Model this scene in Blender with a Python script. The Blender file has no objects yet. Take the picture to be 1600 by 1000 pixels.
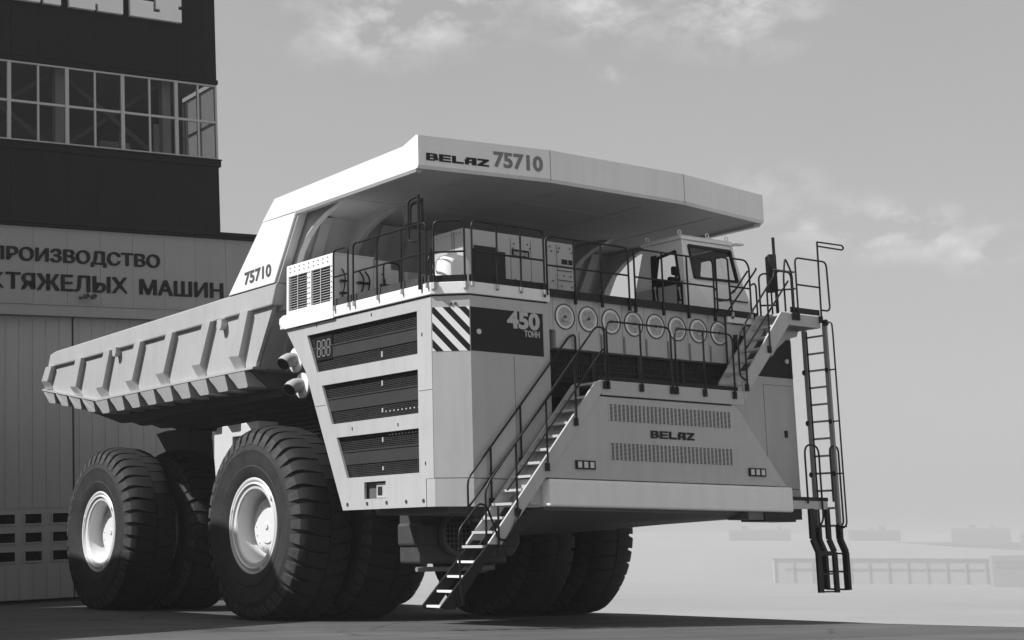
import bpy, bmesh, math, random
from mathutils import Vector, Matrix
random.seed(7)
R = math.radians
scn = bpy.context.scene
COL = scn.collection
# ------------------------------------------------------------------ camera
cam_d = bpy.data.cameras.new('camera')
cam = bpy.data.objects.new('camera', cam_d); COL.objects.link(cam)
cam.location = (-21.693, -29.497, 1.307)
cam.rotation_euler = (R(102.5), R(-0.12), R(-31.6))
cam_d.sensor_width = 36.0
cam_d.lens = 2404.0/1600*36
cam_d.shift_x = (800-460)/1600
cam_d.shift_y = -(500-339)/1600
cam_d.clip_start = 0.5; cam_d.clip_end = 12000
scn.camera = cam
# ------------------------------------------------------------------ view
scn.view_settings.view_transform = 'Standard'; scn.view_settings.look = 'None'
scn.view_settings.exposure = 0.32; scn.view_settings.gamma = 1.0
# ------------------------------------------------------------------ sun and sky
EL, AZX, AZY = R(48), -0.937, 0.350
sdir = Vector((AZX*math.cos(EL), AZY*math.cos(EL), math.sin(EL))).normalized()
sun_d = bpy.data.lights.new('sun', 'SUN'); sun_d.energy = 4.65; sun_d.angle = R(0.53)
sun_d.color = (1, 1, 1)          # black-and-white photograph
sun = bpy.data.objects.new('sun', sun_d); COL.objects.link(sun)
sun.rotation_euler = sdir.to_track_quat('Z', 'Y').to_euler()
world = bpy.data.worlds.new('World'); scn.world = world; world.use_nodes = True

def nd(nt, typ, **kw):
    n = nt.nodes.new(typ)
    for k, v in kw.items():
        if k.startswith('i_'):
            n.inputs[k[2:].replace('_', ' ')].default_value = v
        else: setattr(n, k, v)
    return n

def build_world():
    nt = world.node_tree; nt.nodes.clear(); L = nt.links.new
    out = nd(nt, 'ShaderNodeOutputWorld'); bg = nd(nt, 'ShaderNodeBackground')
    bg.inputs['Strength'].default_value = 0.1
    sky = nd(nt, 'ShaderNodeTexSky', sky_type='NISHITA', sun_disc=False)
    sky.sun_elevation = EL; sky.sun_rotation = math.atan2(AZX, AZY)
    sky.altitude = 100; sky.air_density = 1.0; sky.dust_density = 2.5; sky.ozone_density = 1.0
    bw = nd(nt, 'ShaderNodeRGBToBW'); L(sky.outputs[0], bw.inputs[0])
    tc = nd(nt, 'ShaderNodeTexCoord')
    # soft clouds: a few places in the sky, each broken up by noise
    def math_(op, a, b=None, c=None):
        m = nd(nt, 'ShaderNodeMath', operation=op)
        for i, x in enumerate((a, b, c)):
            if x is None: continue
            if isinstance(x, (int, float)): m.inputs[i].default_value = x
            else: L(x, m.inputs[i])
        return m.outputs[0]
    spots = [((.541,.771,.340),.045,.9),((.556,.757,.352),.05,1.0),((.580,.738,.352),.045,.7),((.525,.785,.338),.04,.6),((.649,.682,.340),.035,.8),
             ((.667,.667,.340),.03,.5),((.706,.626,.337),.045,.9),((.690,.645,.334),.03,.5),((.661,.686,.304),.012,.7),
             ((.755,.624,.203),.022,.7),((.771,.605,.198),.026,.8),((.783,.591,.195),.026,.95),((.800,.570,.191),.022,.9),((.815,.550,.181),.022,.7),((.742,.640,.225),.025,.45)]
    tot = None
    for c, r, w in spots:
        v = Vector(c).normalized()
        sub = nd(nt, 'ShaderNodeVectorMath', operation='SUBTRACT'); L(tc.outputs['Generated'], sub.inputs[0]); sub.inputs[1].default_value = v
        mul = nd(nt, 'ShaderNodeVectorMath', operation='MULTIPLY'); L(sub.outputs[0], mul.inputs[0]); mul.inputs[1].default_value = (1, 1, 1.7)
        ln = nd(nt, 'ShaderNodeVectorMath', operation='LENGTH'); L(mul.outputs[0], ln.inputs[0])
        g = math_('MULTIPLY', math_('MAXIMUM', math_('SUBTRACT', 1.0, math_('DIVIDE', ln.outputs['Value'], r*1.6)), 0.0), w)
        tot = g if tot is None else math_('MAXIMUM', tot, g)
    n1 = nd(nt, 'ShaderNodeTexNoise', i_Scale=30.0, i_Detail=12.0, i_Roughness=0.58, i_Distortion=0.1)
    mp = nd(nt, 'ShaderNodeMapping'); mp.inputs['Scale'].default_value = (1, 1, 1.6); L(tc.outputs['Generated'], mp.inputs[0]); L(mp.outputs[0], n1.inputs['Vector'])
    nz = math_('MULTIPLY', math_('MAXIMUM', math_('SUBTRACT', n1.outputs[0], 0.44), 0.0), 6.0)
    cl = math_('MINIMUM', math_('MULTIPLY', tot, nz), 1.0)
    n2 = nd(nt, 'ShaderNodeTexNoise', i_Scale=5.0, i_Detail=5.0, i_Roughness=0.5); L(mp.outputs[0], n2.inputs['Vector'])
    thin = math_('MULTIPLY', math_('SUBTRACT', n2.outputs[0], 0.45), 0.35)
    base = math_('MULTIPLY', math_('ADD', math_('MULTIPLY', math_('POWER', bw.outputs[0], SKY_GAMMA), SKY_GAIN), thin), 1.0)
    fin = math_('ADD', base, math_('MULTIPLY', cl, CLOUD))
    comb = nd(nt, 'ShaderNodeCombineColor')
    for i in range(3): L(fin, comb.inputs[i])
    L(comb.outputs[0], bg.inputs['Color']); L(bg.outputs[0], out.inputs['Surface'])
SKY_GAMMA, SKY_GAIN, CLOUD = 0.45, 2.32, 2.4
build_world()
# ------------------------------------------------------------------ materials
M = {}
def mat(name, v, rough=0.5, var=0.05, scale=1.5, metal=0.0, spec=0.5, dirt=0.0, bump=0.0, bscale=40.0, streak=False, coat=0.0, runs=0.0):
    m = bpy.data.materials.new(name); m.use_nodes = True; nt = m.node_tree; L = nt.links.new
    p = nt.nodes['Principled BSDF']
    p.inputs['Metallic'].default_value = metal; p.inputs['Specular IOR Level'].default_value = spec
    p.inputs['Coat Weight'].default_value = coat; p.inputs['Coat Roughness'].default_value = 0.12
    tc = nd(nt, 'ShaderNodeTexCoord'); geo = nd(nt, 'ShaderNodeNewGeometry')
    n = nd(nt, 'ShaderNodeTexNoise', i_Scale=scale, i_Detail=6.0, i_Roughness=0.6)
    if streak:
        mp = nd(nt, 'ShaderNodeMapping'); mp.inputs['Scale'].default_value = (3, 3, 0.18); L(tc.outputs['Object'], mp.inputs[0]); L(mp.outputs[0], n.inputs['Vector'])
    else: L(tc.outputs['Object'], n.inputs['Vector'])
    mr = nd(nt, 'ShaderNodeMapRange'); mr.inputs['From Min'].default_value = 0.25; mr.inputs['From Max'].default_value = 0.75
    mr.inputs['To Min'].default_value = v*(1-var); mr.inputs['To Max'].default_value = v*(1+var); L(n.outputs[0], mr.inputs[0])
    val = mr.outputs[0]
    if dirt > 0:
        n3 = nd(nt, 'ShaderNodeTexNoise', i_Scale=scale*5, i_Detail=8.0, i_Roughness=0.7); L(tc.outputs['Object'], n3.inputs['Vector'])
        r3 = nd(nt, 'ShaderNodeMapRange'); r3.inputs['From Min'].default_value = 0.5; r3.inputs['From Max'].default_value = 0.8; r3.inputs['To Min'].default_value = 1.0; r3.inputs['To Max'].default_value = 1-dirt
        L(n3.outputs[0], r3.inputs[0]); mm = nd(nt, 'ShaderNodeMath', operation='MULTIPLY'); L(val, mm.inputs[0]); L(r3.outputs[0], mm.inputs[1]); val = mm.outputs[0]
    c = nd(nt, 'ShaderNodeCombineColor')
    for i in range(3): L(val, c.inputs[i])
    L(c.outputs[0], p.inputs['Base Color'])
    if runs > 0:
        mp2 = nd(nt, 'ShaderNodeMapping'); mp2.inputs['Scale'].default_value = (5, 5, .35); L(tc.outputs['Object'], mp2.inputs[0])
        n4 = nd(nt, 'ShaderNodeTexNoise', i_Scale=1.0, i_Detail=7.0, i_Roughness=0.65); L(mp2.outputs[0], n4.inputs['Vector'])
        r4 = nd(nt, 'ShaderNodeMapRange'); r4.inputs['From Min'].default_value = .45; r4.inputs['From Max'].default_value = .75; r4.inputs['To Min'].default_value = 1.0; r4.inputs['To Max'].default_value = 1-runs; L(n4.outputs[0], r4.inputs[0])
        m4 = nd(nt, 'ShaderNodeMath', operation='MULTIPLY'); L(val, m4.inputs[0]); L(r4.outputs[0], m4.inputs[1])
        for i in range(3): L(m4.outputs[0], c.inputs[i])
    rr = nd(nt, 'ShaderNodeMapRange'); rr.inputs['To Min'].default_value = max(0.03, rough-0.08); rr.inputs['To Max'].default_value = min(1, rough+0.08); L(n.outputs[0], rr.inputs[0]); L(rr.outputs[0], p.inputs['Roughness'])
    if bump > 0:
        nb = nd(nt, 'ShaderNodeTexNoise', i_Scale=bscale, i_Detail=5.0); L(tc.outputs['Object'], nb.inputs['Vector'])
        b = nd(nt, 'ShaderNodeBump'); b.inputs['Strength'].default_value = bump; b.inputs['Distance'].default_value = 0.02; L(nb.outputs[0], b.inputs['Height']); L(b.outputs[0], p.inputs['Normal'])
    M[name] = m; return m
mat('yellow_grey_paint', 0.46, 0.36, 0.05, 0.6, dirt=0.07, coat=0.15, runs=0.10)
mat('white_paint', 0.84, 0.32, 0.03, 0.6, dirt=0.05, coat=0.2, runs=0.07)
mat('pale_paint', 0.47, 0.4, 0.03, 0.8, dirt=0.05)
mat('cab_dark_paint', 0.42, 0.4, 0.03)
mat('black_paint', 0.014, 0.45, 0.1, spec=0.18)
mat('black_steel', 0.011, 0.45, 0.15, 6, spec=0.2)
mat('dark_steel', 0.05, 0.5, 0.15, 4)
mat('grille_dark', 0.022, 0.5, 0.15, 5, spec=0.2)
mat('grille_mesh', 0.036, 0.5, 0.2, 5, spec=0.3)
mat('grille_panel', 0.040, 0.45, 0.08, 2)
mat('housing_dark', 0.06, 0.55, 0.15, 4, dirt=0.3)
mat('frame_grey', 0.11, 0.55, 0.12, 3, dirt=0.2)
mat('hole_black', 0.008, 0.8, 0.1)
mat('display_grey', 0.20, 0.5, 0.3, 30)
mat('frame_light', 0.24, 0.45, 0.1, 3)
mat('letter_450', 0.48, 0.4, 0.03)
mat('cab_paint', 0.88, 0.38, 0.03)
mat('letter_dark_paint', 0.09, 0.4, 0.04)
mat('letter_mid', 0.19, 0.4, 0.04)
mat('white_dull', 0.62, 0.5, 0.04)
mat('floor_dark', 0.13, 0.5, 0.1, 2, dirt=0.2)
mat('letter_grey', 0.16, 0.4, 0.04)
mat('rubber', 0.036, 0.75, 0.3, 2.6, spec=0.25, dirt=0.45, bump=0.35, bscale=22)
mat('rubber_dusty', 0.066, 0.85, 0.35, 3, spec=0.2, dirt=0.55, bump=0.3, bscale=16)
mat('under_grey', 0.42, 0.7, 0.08, 0.5, spec=0.15, dirt=0.15)  # duller grey for the canopy underside and the parts beneath it
mat('exhaust_grey', 0.42, 0.4, 0.06)
mat('rubber_tread', 0.021, 0.75, 0.25, 3, spec=0.25, dirt=0.2, bump=0.3, bscale=16)
mat('rim_white', 0.76, 0.32, 0.02, 2, dirt=0.03)
mat('chrome', 0.75, 0.16, 0.02, metal=1.0)
mat('lens', 0.62, 0.12, 0.05, 20)
mat('fan_blade', 0.42, 0.35, 0.45, 14, metal=0.2, dirt=0.4)
mat('fan_ring', 0.80, 0.3, 0.1, 8, metal=0.0)
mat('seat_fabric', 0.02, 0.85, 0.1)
mat('cladding_dark', 0.014, 0.6, 0.15, 0.35, dirt=0.12, spec=0.12, runs=.15)
mat('cladding_beige', 0.29, 0.55, 0.06, 0.5, dirt=0.06, streak=True)
mat('door_panel', 0.37, 0.5, 0.07, 0.8, dirt=0.05, streak=True)
mat('letter_dark', 0.018, 0.7, 0.05, spec=0.1)
mat('sign_white', 0.78, 0.35, 0.03)
mat('window_frame', 0.42, 0.45, 0.04)
mat('interior', 0.10, 0.8, 0.15)
mat('interior_light', 0.42, 0.6, 0.1)
mat('concrete', 0.30, 0.85, 0.15, 0.4, dirt=0.2)
mat('city_pale', 0.40, 0.8, 0.06, 0.1)
mat('city_mid', 0.25, 0.8, 0.06, 0.1)
mat('city_dark', 0.19, 0.8, 0.1, 0.1)
mat('terrain', 0.25, 0.95, 0.14, 0.012, dirt=0.15)
mat('hill', 0.27, 0.95, 0.10, 0.01)
mat('line_white', 0.62, 0.8, 0.10, 2.0, dirt=0.3)

def glass_mat(name, tint, gl=0.25, rough=0.03):
    m = bpy.data.materials.new(name); m.use_nodes = True; nt = m.node_tree; nt.nodes.clear(); L = nt.links.new
    o = nd(nt, 'ShaderNodeOutputMaterial'); mx = nd(nt, 'ShaderNodeMixShader'); t = nd(nt, 'ShaderNodeBsdfTransparent'); g = nd(nt, 'ShaderNodeBsdfGlossy')
    t.inputs[0].default_value = (tint, tint, tint, 1); g.inputs['Roughness'].default_value = rough; g.inputs[0].default_value = (.9, .9, .9, 1)
    f = nd(nt, 'ShaderNodeFresnel'); f.inputs[0].default_value = 1.5
    mm = nd(nt, 'ShaderNodeMath', operation='MULTIPLY'); mm.inputs[1].default_value = gl*4; L(f.outputs[0], mm.inputs[0])
    gm = nd(nt, 'ShaderNodeNewGeometry'); inv = nd(nt, 'ShaderNodeMath', operation='SUBTRACT'); inv.inputs[0].default_value = 1.0; L(gm.outputs['Backfacing'], inv.inputs[1])
    m2 = nd(nt, 'ShaderNodeMath', operation='MULTIPLY'); L(mm.outputs[0], m2.inputs[0]); L(inv.outputs[0], m2.inputs[1])   # reflect at the outer face only
    L(m2.outputs[0], mx.inputs[0]); L(t.outputs[0], mx.inputs[1]); L(g.outputs[0], mx.inputs[2]); L(mx.outputs[0], o.inputs[0]); M[name] = m
glass_mat('cab_glass', 0.88, 0.2); glass_mat('window_glass', 0.75, 0.14); glass_mat('mirror_glass', 0.1, 1.0)

def asphalt():
    m = bpy.data.materials.new('asphalt'); m.use_nodes = True; nt = m.node_tree; L = nt.links.new; p = nt.nodes['Principled BSDF']
    tc = nd(nt, 'ShaderNodeTexCoord')
    a = nd(nt, 'ShaderNodeTexNoise', i_Scale=0.35, i_Detail=8.0, i_Roughness=0.65); L(tc.outputs['Object'], a.inputs['Vector'])
    mp = nd(nt, 'ShaderNodeMapping'); mp.inputs['Rotation'].default_value = (0, 0, R(20)); mp.inputs['Scale'].default_value = (0.12, 1.3, 1); L(tc.outputs['Object'], mp.inputs[0])
    b = nd(nt, 'ShaderNodeTexNoise', i_Scale=1.0, i_Detail=7.0, i_Roughness=0.7); L(mp.outputs[0], b.inputs['Vector'])
    c = nd(nt, 'ShaderNodeTexNoise', i_Scale=45.0, i_Detail=4.0); L(tc.outputs['Object'], c.inputs['Vector'])
    def mr(s, lo, hi):
        r = nd(nt, 'ShaderNodeMapRange'); r.inputs['From Min'].default_value = .28; r.inputs['From Max'].default_value = .72; r.inputs['To Min'].default_value = lo; r.inputs['To Max'].default_value = hi; L(s, r.inputs[0]); return r.outputs[0]
    def mul(x, y):
        k = nd(nt, 'ShaderNodeMath', operation='MULTIPLY'); L(x, k.inputs[0]); L(y, k.inputs[1]); return k.outputs[0]
    br = nd(nt, 'ShaderNodeTexBrick', offset=0.5); br.inputs['Color1'].default_value = (1, 1, 1, 1); br.inputs['Color2'].default_value = (.86, .86, .86, 1); br.inputs['Mortar'].default_value = (.45, .45, .45, 1)
    br.inputs['Scale'].default_value = 1; br.inputs['Mortar Size'].default_value = .03; br.inputs['Brick Width'].default_value = 6.0; br.inputs['Row Height'].default_value = 3.5; L(tc.outputs['Object'], br.inputs['Vector'])
    vo = nd(nt, 'ShaderNodeTexVoronoi', feature='DISTANCE_TO_EDGE'); vo.inputs['Scale'].default_value = .22; mpv = nd(nt, 'ShaderNodeVectorMath', operation='ADD'); L(tc.outputs['Object'], mpv.inputs[0]); L(a.outputs['Color'], mpv.inputs[1]); L(mpv.outputs[0], vo.inputs['Vector'])
    crk = nd(nt, 'ShaderNodeMapRange'); crk.inputs['From Max'].default_value = .012; crk.inputs['To Min'].default_value = .5; crk.inputs['To Max'].default_value = 1; L(vo.outputs['Distance'], crk.inputs[0])
    v = mul(mul(mr(a.outputs[0], .078, .114), mr(b.outputs[0], .70, 1.3)), mr(c.outputs[0], .8, 1.2))
    v = mul(mul(v, br.outputs['Color']), crk.outputs[0])
    cc = nd(nt, 'ShaderNodeCombineColor')
    for i in range(3): L(v, cc.inputs[i])
    L(cc.outputs[0], p.inputs['Base Color']); p.inputs['Roughness'].default_value = 0.85; p.inputs['Specular IOR Level'].default_value = 0.25
    bm = nd(nt, 'ShaderNodeBump'); bm.inputs['Strength'].default_value = .4; bm.inputs['Distance'].default_value = .01; L(c.outputs[0], bm.inputs['Height']); L(bm.outputs[0], p.inputs['Normal'])
    M['asphalt'] = m
asphalt()
# ------------------------------------------------------------------ mesh builder
class MB:
    def __init__(s): s.v = []; s.f = []; s.mi = []; s.m = 0
    def add(s, vs, fs):
        o = len(s.v); s.v += [tuple(v) for v in vs]
        for f in fs: s.f.append([i+o for i in f]); s.mi.append(s.m)
        return s
    def hexa(s, p):   # 8 points: 4 of one end, 4 of the other
        return s.add(p, [(0,1,2,3),(7,6,5,4),(0,4,5,1),(1,5,6,2),(2,6,7,3),(3,7,4,0)])
    def box(s, x0, x1, y0, y1, z0, z1):
        return s.hexa([(x0,y0,z0),(x1,y0,z0),(x1,y1,z0),(x0,y1,z0),(x0,y0,z1),(x1,y0,z1),(x1,y1,z1),(x0,y1,z1)])
    def prism(s, poly, ax, a, b):
        n = len(poly)
        def pt(p, t): return {'x': (t, p[0], p[1]), 'y': (p[0], t, p[1]), 'z': (p[0], p[1], t)}[ax]
        vs = [pt(p, a) for p in poly]+[pt(p, b) for p in poly]
        return s.add(vs, [tuple(range(n)), tuple(range(2*n-1, n-1, -1))]+[(i, (i+1) % n, n+(i+1) % n, n+i) for i in range(n)])
    def loft(s, rings, closed=True, caps=True):
        n = len(rings[0]); vs = [p for r in rings for p in r]; fs = []
        for k in range(len(rings)-1):
            for i in range(n if closed else n-1):
                j = (i+1) % n; fs.append((k*n+i, k*n+j, (k+1)*n+j, (k+1)*n+i))
        if caps: fs += [tuple(range(n)), tuple(range(len(vs)-1, len(vs)-n-1, -1))]
        return s.add(vs, fs)
    def bar(s, p, q, w, h, up=(0, 0, 1)):
        p, q, up = Vector(p), Vector(q), Vector(up); d = (q-p).normalized(); a = d.cross(up)
        if a.length < 1e-4: a = d.cross(Vector((1, 0, 0)))
        a.normalize(); b = a.cross(d); a *= w/2; b *= h/2
        return s.hexa([p-a-b, p+a-b, p+a+b, p-a+b, q-a-b, q+a-b, q+a+b, q-a+b])
    def tube(s, pts, r, n=8, fil=0.0, closed=False):
        pts = [Vector(p) for p in pts]
        if fil > 0:
            o = [pts[0]]
            for i in range(1, len(pts)-1):
                a, b, c = pts[i-1], pts[i], pts[i+1]; u = (a-b); w = (c-b); f = min(fil, u.length*.48, w.length*.48)
                u.normalize(); w.normalize()
                for k in range(5):
                    t = k/4; o.append((b+u*f)*(1-t)**2+b*2*t*(1-t)+(b+w*f)*t*t)
            o.append(pts[-1]); pts = o
        rings = []; prev = None
        for i, p in enumerate(pts):
            d = (pts[min(i+1, len(pts)-1)]-pts[max(i-1, 0)]).normalized()
            if prev is None:
                a = d.cross(Vector((0, 0, 1)))
                if a.length < .1: a = d.cross(Vector((1, 0, 0)))
            else: a = prev-d*prev.dot(d)
            a.normalize(); prev = a.copy(); b = d.cross(a)
            rings.append([p+a*math.cos(2*math.pi*k/n)*r+b*math.sin(2*math.pi*k/n)*r for k in range(n)])
        return s.loft(rings)
    def lathe(s, prof, c, ax='x', n=32, caps=True):   # prof: (radius, offset along axis)
        c = Vector(c); rings = []
        for r, h in prof:
            ring = []
            for k in range(n):
                t = 2*math.pi*k/n; a, b = r*math.cos(t), r*math.sin(t)
                ring.append(c+Vector({'x': (h, a, b), 'y': (a, h, b), 'z': (a, b, h)}[ax]))
            rings.append(ring)
        return s.loft(rings, True, caps)
    def build(s, name, mats, parent=None, smooth=None, bevel=0.0, bseg=2):
        me = bpy.data.meshes.new(name); me.from_pydata(s.v, [], s.f); me.update()
        if isinstance(mats, str): mats = [mats]
        for k in mats: me.materials.append(M[k])
        for p, i in zip(me.polygons, s.mi): p.material_index = min(i, len(mats)-1)
        bm = bmesh.new(); bm.from_mesh(me); bmesh.ops.recalc_face_normals(bm, faces=bm.faces); bm.to_mesh(me); bm.free()
        if smooth is not None:
            for p in me.polygons: p.use_smooth = True
            me.set_sharp_from_angle(angle=R(smooth))
        o = bpy.data.objects.new(name, me); COL.objects.link(o)
        if parent: o.parent = parent
        if bevel > 0:
            b = o.modifiers.new('bevel', 'BEVEL'); b.width = bevel; b.segments = bseg; b.limit_method = 'ANGLE'; b.angle_limit = R(35)
        return o
def plate(outer, holes, ax, a, b):
    """flat plate with openings, given as 2-D loops, thickness a..b along ax"""
    bm = bmesh.new(); ed = []
    def pt(p, t): return {'x': (t, p[0], p[1]), 'y': (p[0], t, p[1]), 'z': (p[0], p[1], t)}[ax]
    for lp in [outer]+holes:
        vs = [bm.verts.new(pt(p, a)) for p in lp]
        ed += [bm.edges.new((vs[i], vs[(i+1) % len(vs)])) for i in range(len(vs))]
    bmesh.ops.triangle_fill(bm, use_beauty=True, use_dissolve=False, edges=ed)
    g = bmesh.ops.extrude_face_region(bm, geom=list(bm.faces))
    d = Vector(pt((0, 0), b-a))
    bmesh.ops.translate(bm, vec=d, verts=[e for e in g['geom'] if isinstance(e, bmesh.types.BMVert)])
    bm.verts.index_update(); m = MB(); m.add([v.co[:] for v in bm.verts], [[v.index for v in f.verts] for f in bm.faces]); bm.free(); return m
def fold(o, mb, matname):
    """add small surface detail (bolt heads, joints) to a part's own mesh"""
    me = o.data; me.materials.append(M[matname]); idx = len(me.materials)-1
    t = bpy.data.meshes.new('t'); t.from_pydata(mb.v, [], mb.f); t.update()
    bm = bmesh.new(); bm.from_mesh(t); bmesh.ops.recalc_face_normals(bm, faces=bm.faces)
    for f in bm.faces: f.material_index = idx
    bm.to_mesh(t); bm.clear(); bm.from_mesh(me); bm.from_mesh(t); bm.to_mesh(me); bm.free(); bpy.data.meshes.remove(t)
def thing(name, label, cat, loc=(0, 0, 0), rot=(0, 0, 0), group=None):
    o = bpy.data.objects.new(name, None); COL.objects.link(o); o.location = loc; o.rotation_euler = rot
    o.empty_display_size = .5; return tag(o, label, cat, group)
def tag(o, label, cat, group=None):
    o['label'] = label; o['category'] = cat
    if group: o['group'] = group
    return o
def struct(o): o['kind'] = 'structure'; return o
def node(name, parent):
    o = bpy.data.objects.new(name, None); COL.objects.link(o); o.parent = parent; return o
def copy_tree(o, parent=None):
    c = o.copy(); COL.objects.link(c); c.parent = parent
    for ch in list(o.children): copy_tree(ch, c)
    return c
def text_mb(txt, origin, right, up, w, h, depth=0.006, bold=0.0, mb=None, lift=0.003, slant=0.0):
    cu = bpy.data.curves.new('t', 'FONT'); cu.body = txt; cu.size = 1; cu.offset = bold; cu.resolution_u = 3
    ob = bpy.data.objects.new('t', cu); COL.objects.link(ob); bpy.context.view_layer.update()
    me = bpy.data.meshes.new_from_object(ob.evaluated_get(bpy.context.evaluated_depsgraph_get()))
    bpy.data.objects.remove(ob); bpy.data.curves.remove(cu)
    xs = [v.co.x for v in me.vertices]; ys = [v.co.y for v in me.vertices]; x0, x1, y0, y1 = min(xs), max(xs), min(ys), max(ys)
    o, r, u = Vector(origin), Vector(right).normalized(), Vector(up).normalized(); n = r.cross(u)
    def mp(v, t): return o+r*((v.co.x-x0)/(x1-x0)*w)+u*((v.co.y-y0)/(y1-y0)*h)+n*t
    bm = bmesh.new(); bm.from_mesh(me); bmesh.ops.remove_doubles(bm, verts=bm.verts, dist=1e-5); bpy.data.meshes.remove(me)
    class V: pass
    mb = mb or MB(); vs = []
    for v in bm.verts: vs.append(mp(v, lift+depth))
    bm.verts.index_update()
    mb.add(vs, [[v.index for v in f.verts] for f in bm.faces])
    for e in bm.edges:
        if len(e.link_faces) == 1:
            a, b = e.verts; mb.add([mp(a, lift+depth), mp(b, lift+depth), mp(b, lift), mp(a, lift)], [(0, 1, 2, 3)])
    bm.free(); return mb
# wide slab lettering: every glyph a union of boxes on a 0..1 grid
GLY = {'B': [(0,0,.72,.2),(0,.4,.95,.6),(0,.8,.88,1),(0,0,.3,1),(.64,.12,1,.44),(.6,.56,.93,.9)],
       'E': [(0,0,1,.22),(0,.39,.95,.61),(0,.78,1,1),(0,0,.32,1)],
       'L': [(0,0,1,.26),(0,0,.34,1)],
       'A': [(0,0,.34,.72),(.12,.6,.4,1),(.2,.74,1,1),(.62,0,1,1),(.2,.28,.8,.5)],
       'Z': [(0,0,1,.24),(0,.76,1,1)]}
def slab_word(word, origin, right, up, w, h, gap=0.12, lift=0.003, depth=0.006):
    o, r, u = Vector(origin), Vector(right).normalized(), Vector(up).normalized(); n = r.cross(u)
    cw = w/(len(word)+gap*(len(word)-1)); mb = MB()
    for i, ch in enumerate(word):
        ox = i*cw*(1+gap)
        def P(a, b, t): return o+r*(ox+a*cw)+u*(b*h)+n*t
        k = 0
        def quad(q):
            nonlocal k
            t = lift+depth+k*0.0015; k += 1
            mb.hexa([P(*p, lift) for p in q]+[P(*p, t) for p in q])
        for x0, y0, x1, y1 in GLY[ch]: quad([(x0,y0),(x1,y0),(x1,y1),(x0,y1)])
        if ch == 'Z': quad([(0,.2),(.42,.2),(1,.8),(.58,.8)])
    return mb
# ================================================================== SETTING
def zplane(x): return (x+8)*0.0442-0.34
def sstep(a, b, t): t = max(0, min(1, (t-a)/(b-a))); return t*t*(3-2*t)
def gz(x, y): return sstep(9.5, 15.5, y)*zplane(x)+.014*min(15.0, max(0.0, -y))      # the yard falls a little towards the hall
def edge_x(y):
    if y < -1: return max(3.15, 4.9+.235*(y+2.7))
    if y < 1: return 5.3
    return 5.3+sstep(11.5, 12.5, y)*1.8
def build_apron():
    ys = [-70, -50, -40, -34, -30, -26, -22, -18, -15, -13, -11.5, -10.1, -8, -6, -4, -2.7, -1.01, 0, 1, 2, 4, 6, 8, 9.5, 10.5, 11.5, 12.5, 13.5, 14.5, 15.5, 16.5, 18, 24, 40]
    nx = 40; mb = MB(); rows = []
    for y in ys:
        e = edge_x(y); rows.append([(-90+(e+90)*(1-(1-k/nx)**2), y, 0) for k in range(nx+1)])
    vs = [(x, y, gz(x, y)) for r in rows for x, y, z in r]
    fs = [(j*(nx+1)+i, j*(nx+1)+i+1, (j+1)*(nx+1)+i+1, (j+1)*(nx+1)+i) for j in range(len(ys)-1) for i in range(nx)]
    mb.add(vs, fs)
    # retaining embankment along the free edge
    loop = [vs[j*(nx+1)+nx] for j in range(len(ys))]
    base = [(x+.35, y, z-.18) for x, y, z in loop]; foot = [(x+14, y, -12.5) for x, y, z in loop]
    mb.m = 1
    n = len(loop); mb.add(loop+base+foot, [(i, i+1, n+i+1, n+i) for i in range(n-1)]+[(n+i, n+i+1, 2*n+i+1, 2*n+i) for i in range(n-1)])
    return struct(mb.build('apron', ['asphalt', 'concrete']))
build_apron()
def build_terrain():
    mb = MB(); S = [-3000, -1500, -600, -200, 0, 200, 400, 600, 800, 1000, 1400, 2000, 3200, 6000]
    vs = [(x, y, -12.6-17*sstep(400, 1600, math.hypot(x, y))) for y in S for x in S]; n = len(S)
    mb.add(vs, [(j*n+i, j*n+i+1, (j+1)*n+i+1, (j+1)*n+i) for j in range(n-1) for i in range(n-1)])
    struct(mb.build('terrain', 'terrain'))
    # a low ridge behind the town, as a real rise of the ground
    fx, fy = math.sin(R(31.6)), math.cos(R(31.6)); rx, ry = fy, -fx
    prof = [(2120, -29.7), (2180, 8), (2290, 26), (2600, 28.5), (2780, 46), (3080, 50), (3900, 26), (5200, -30)]
    mb = MB(); cols = [(-2000+k*130) for k in range(46)]; vs = []
    for c in cols:
        for d, z in prof:
            w = 1+.06*math.sin(c*.005+d*.002)+.03*math.sin(c*.017); vs.append((-21.7+fx*d+rx*c, -29.5+fy*d+ry*c, z*w if z > 0 else z))
    m = len(prof); mb.add(vs, [(k*m+i, k*m+i+1, (k+1)*m+i+1, (k+1)*m+i) for k in range(len(cols)-1) for i in range(m-1)])
    struct(mb.build('hills', 'hill', smooth=60))
build_terrain()
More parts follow.
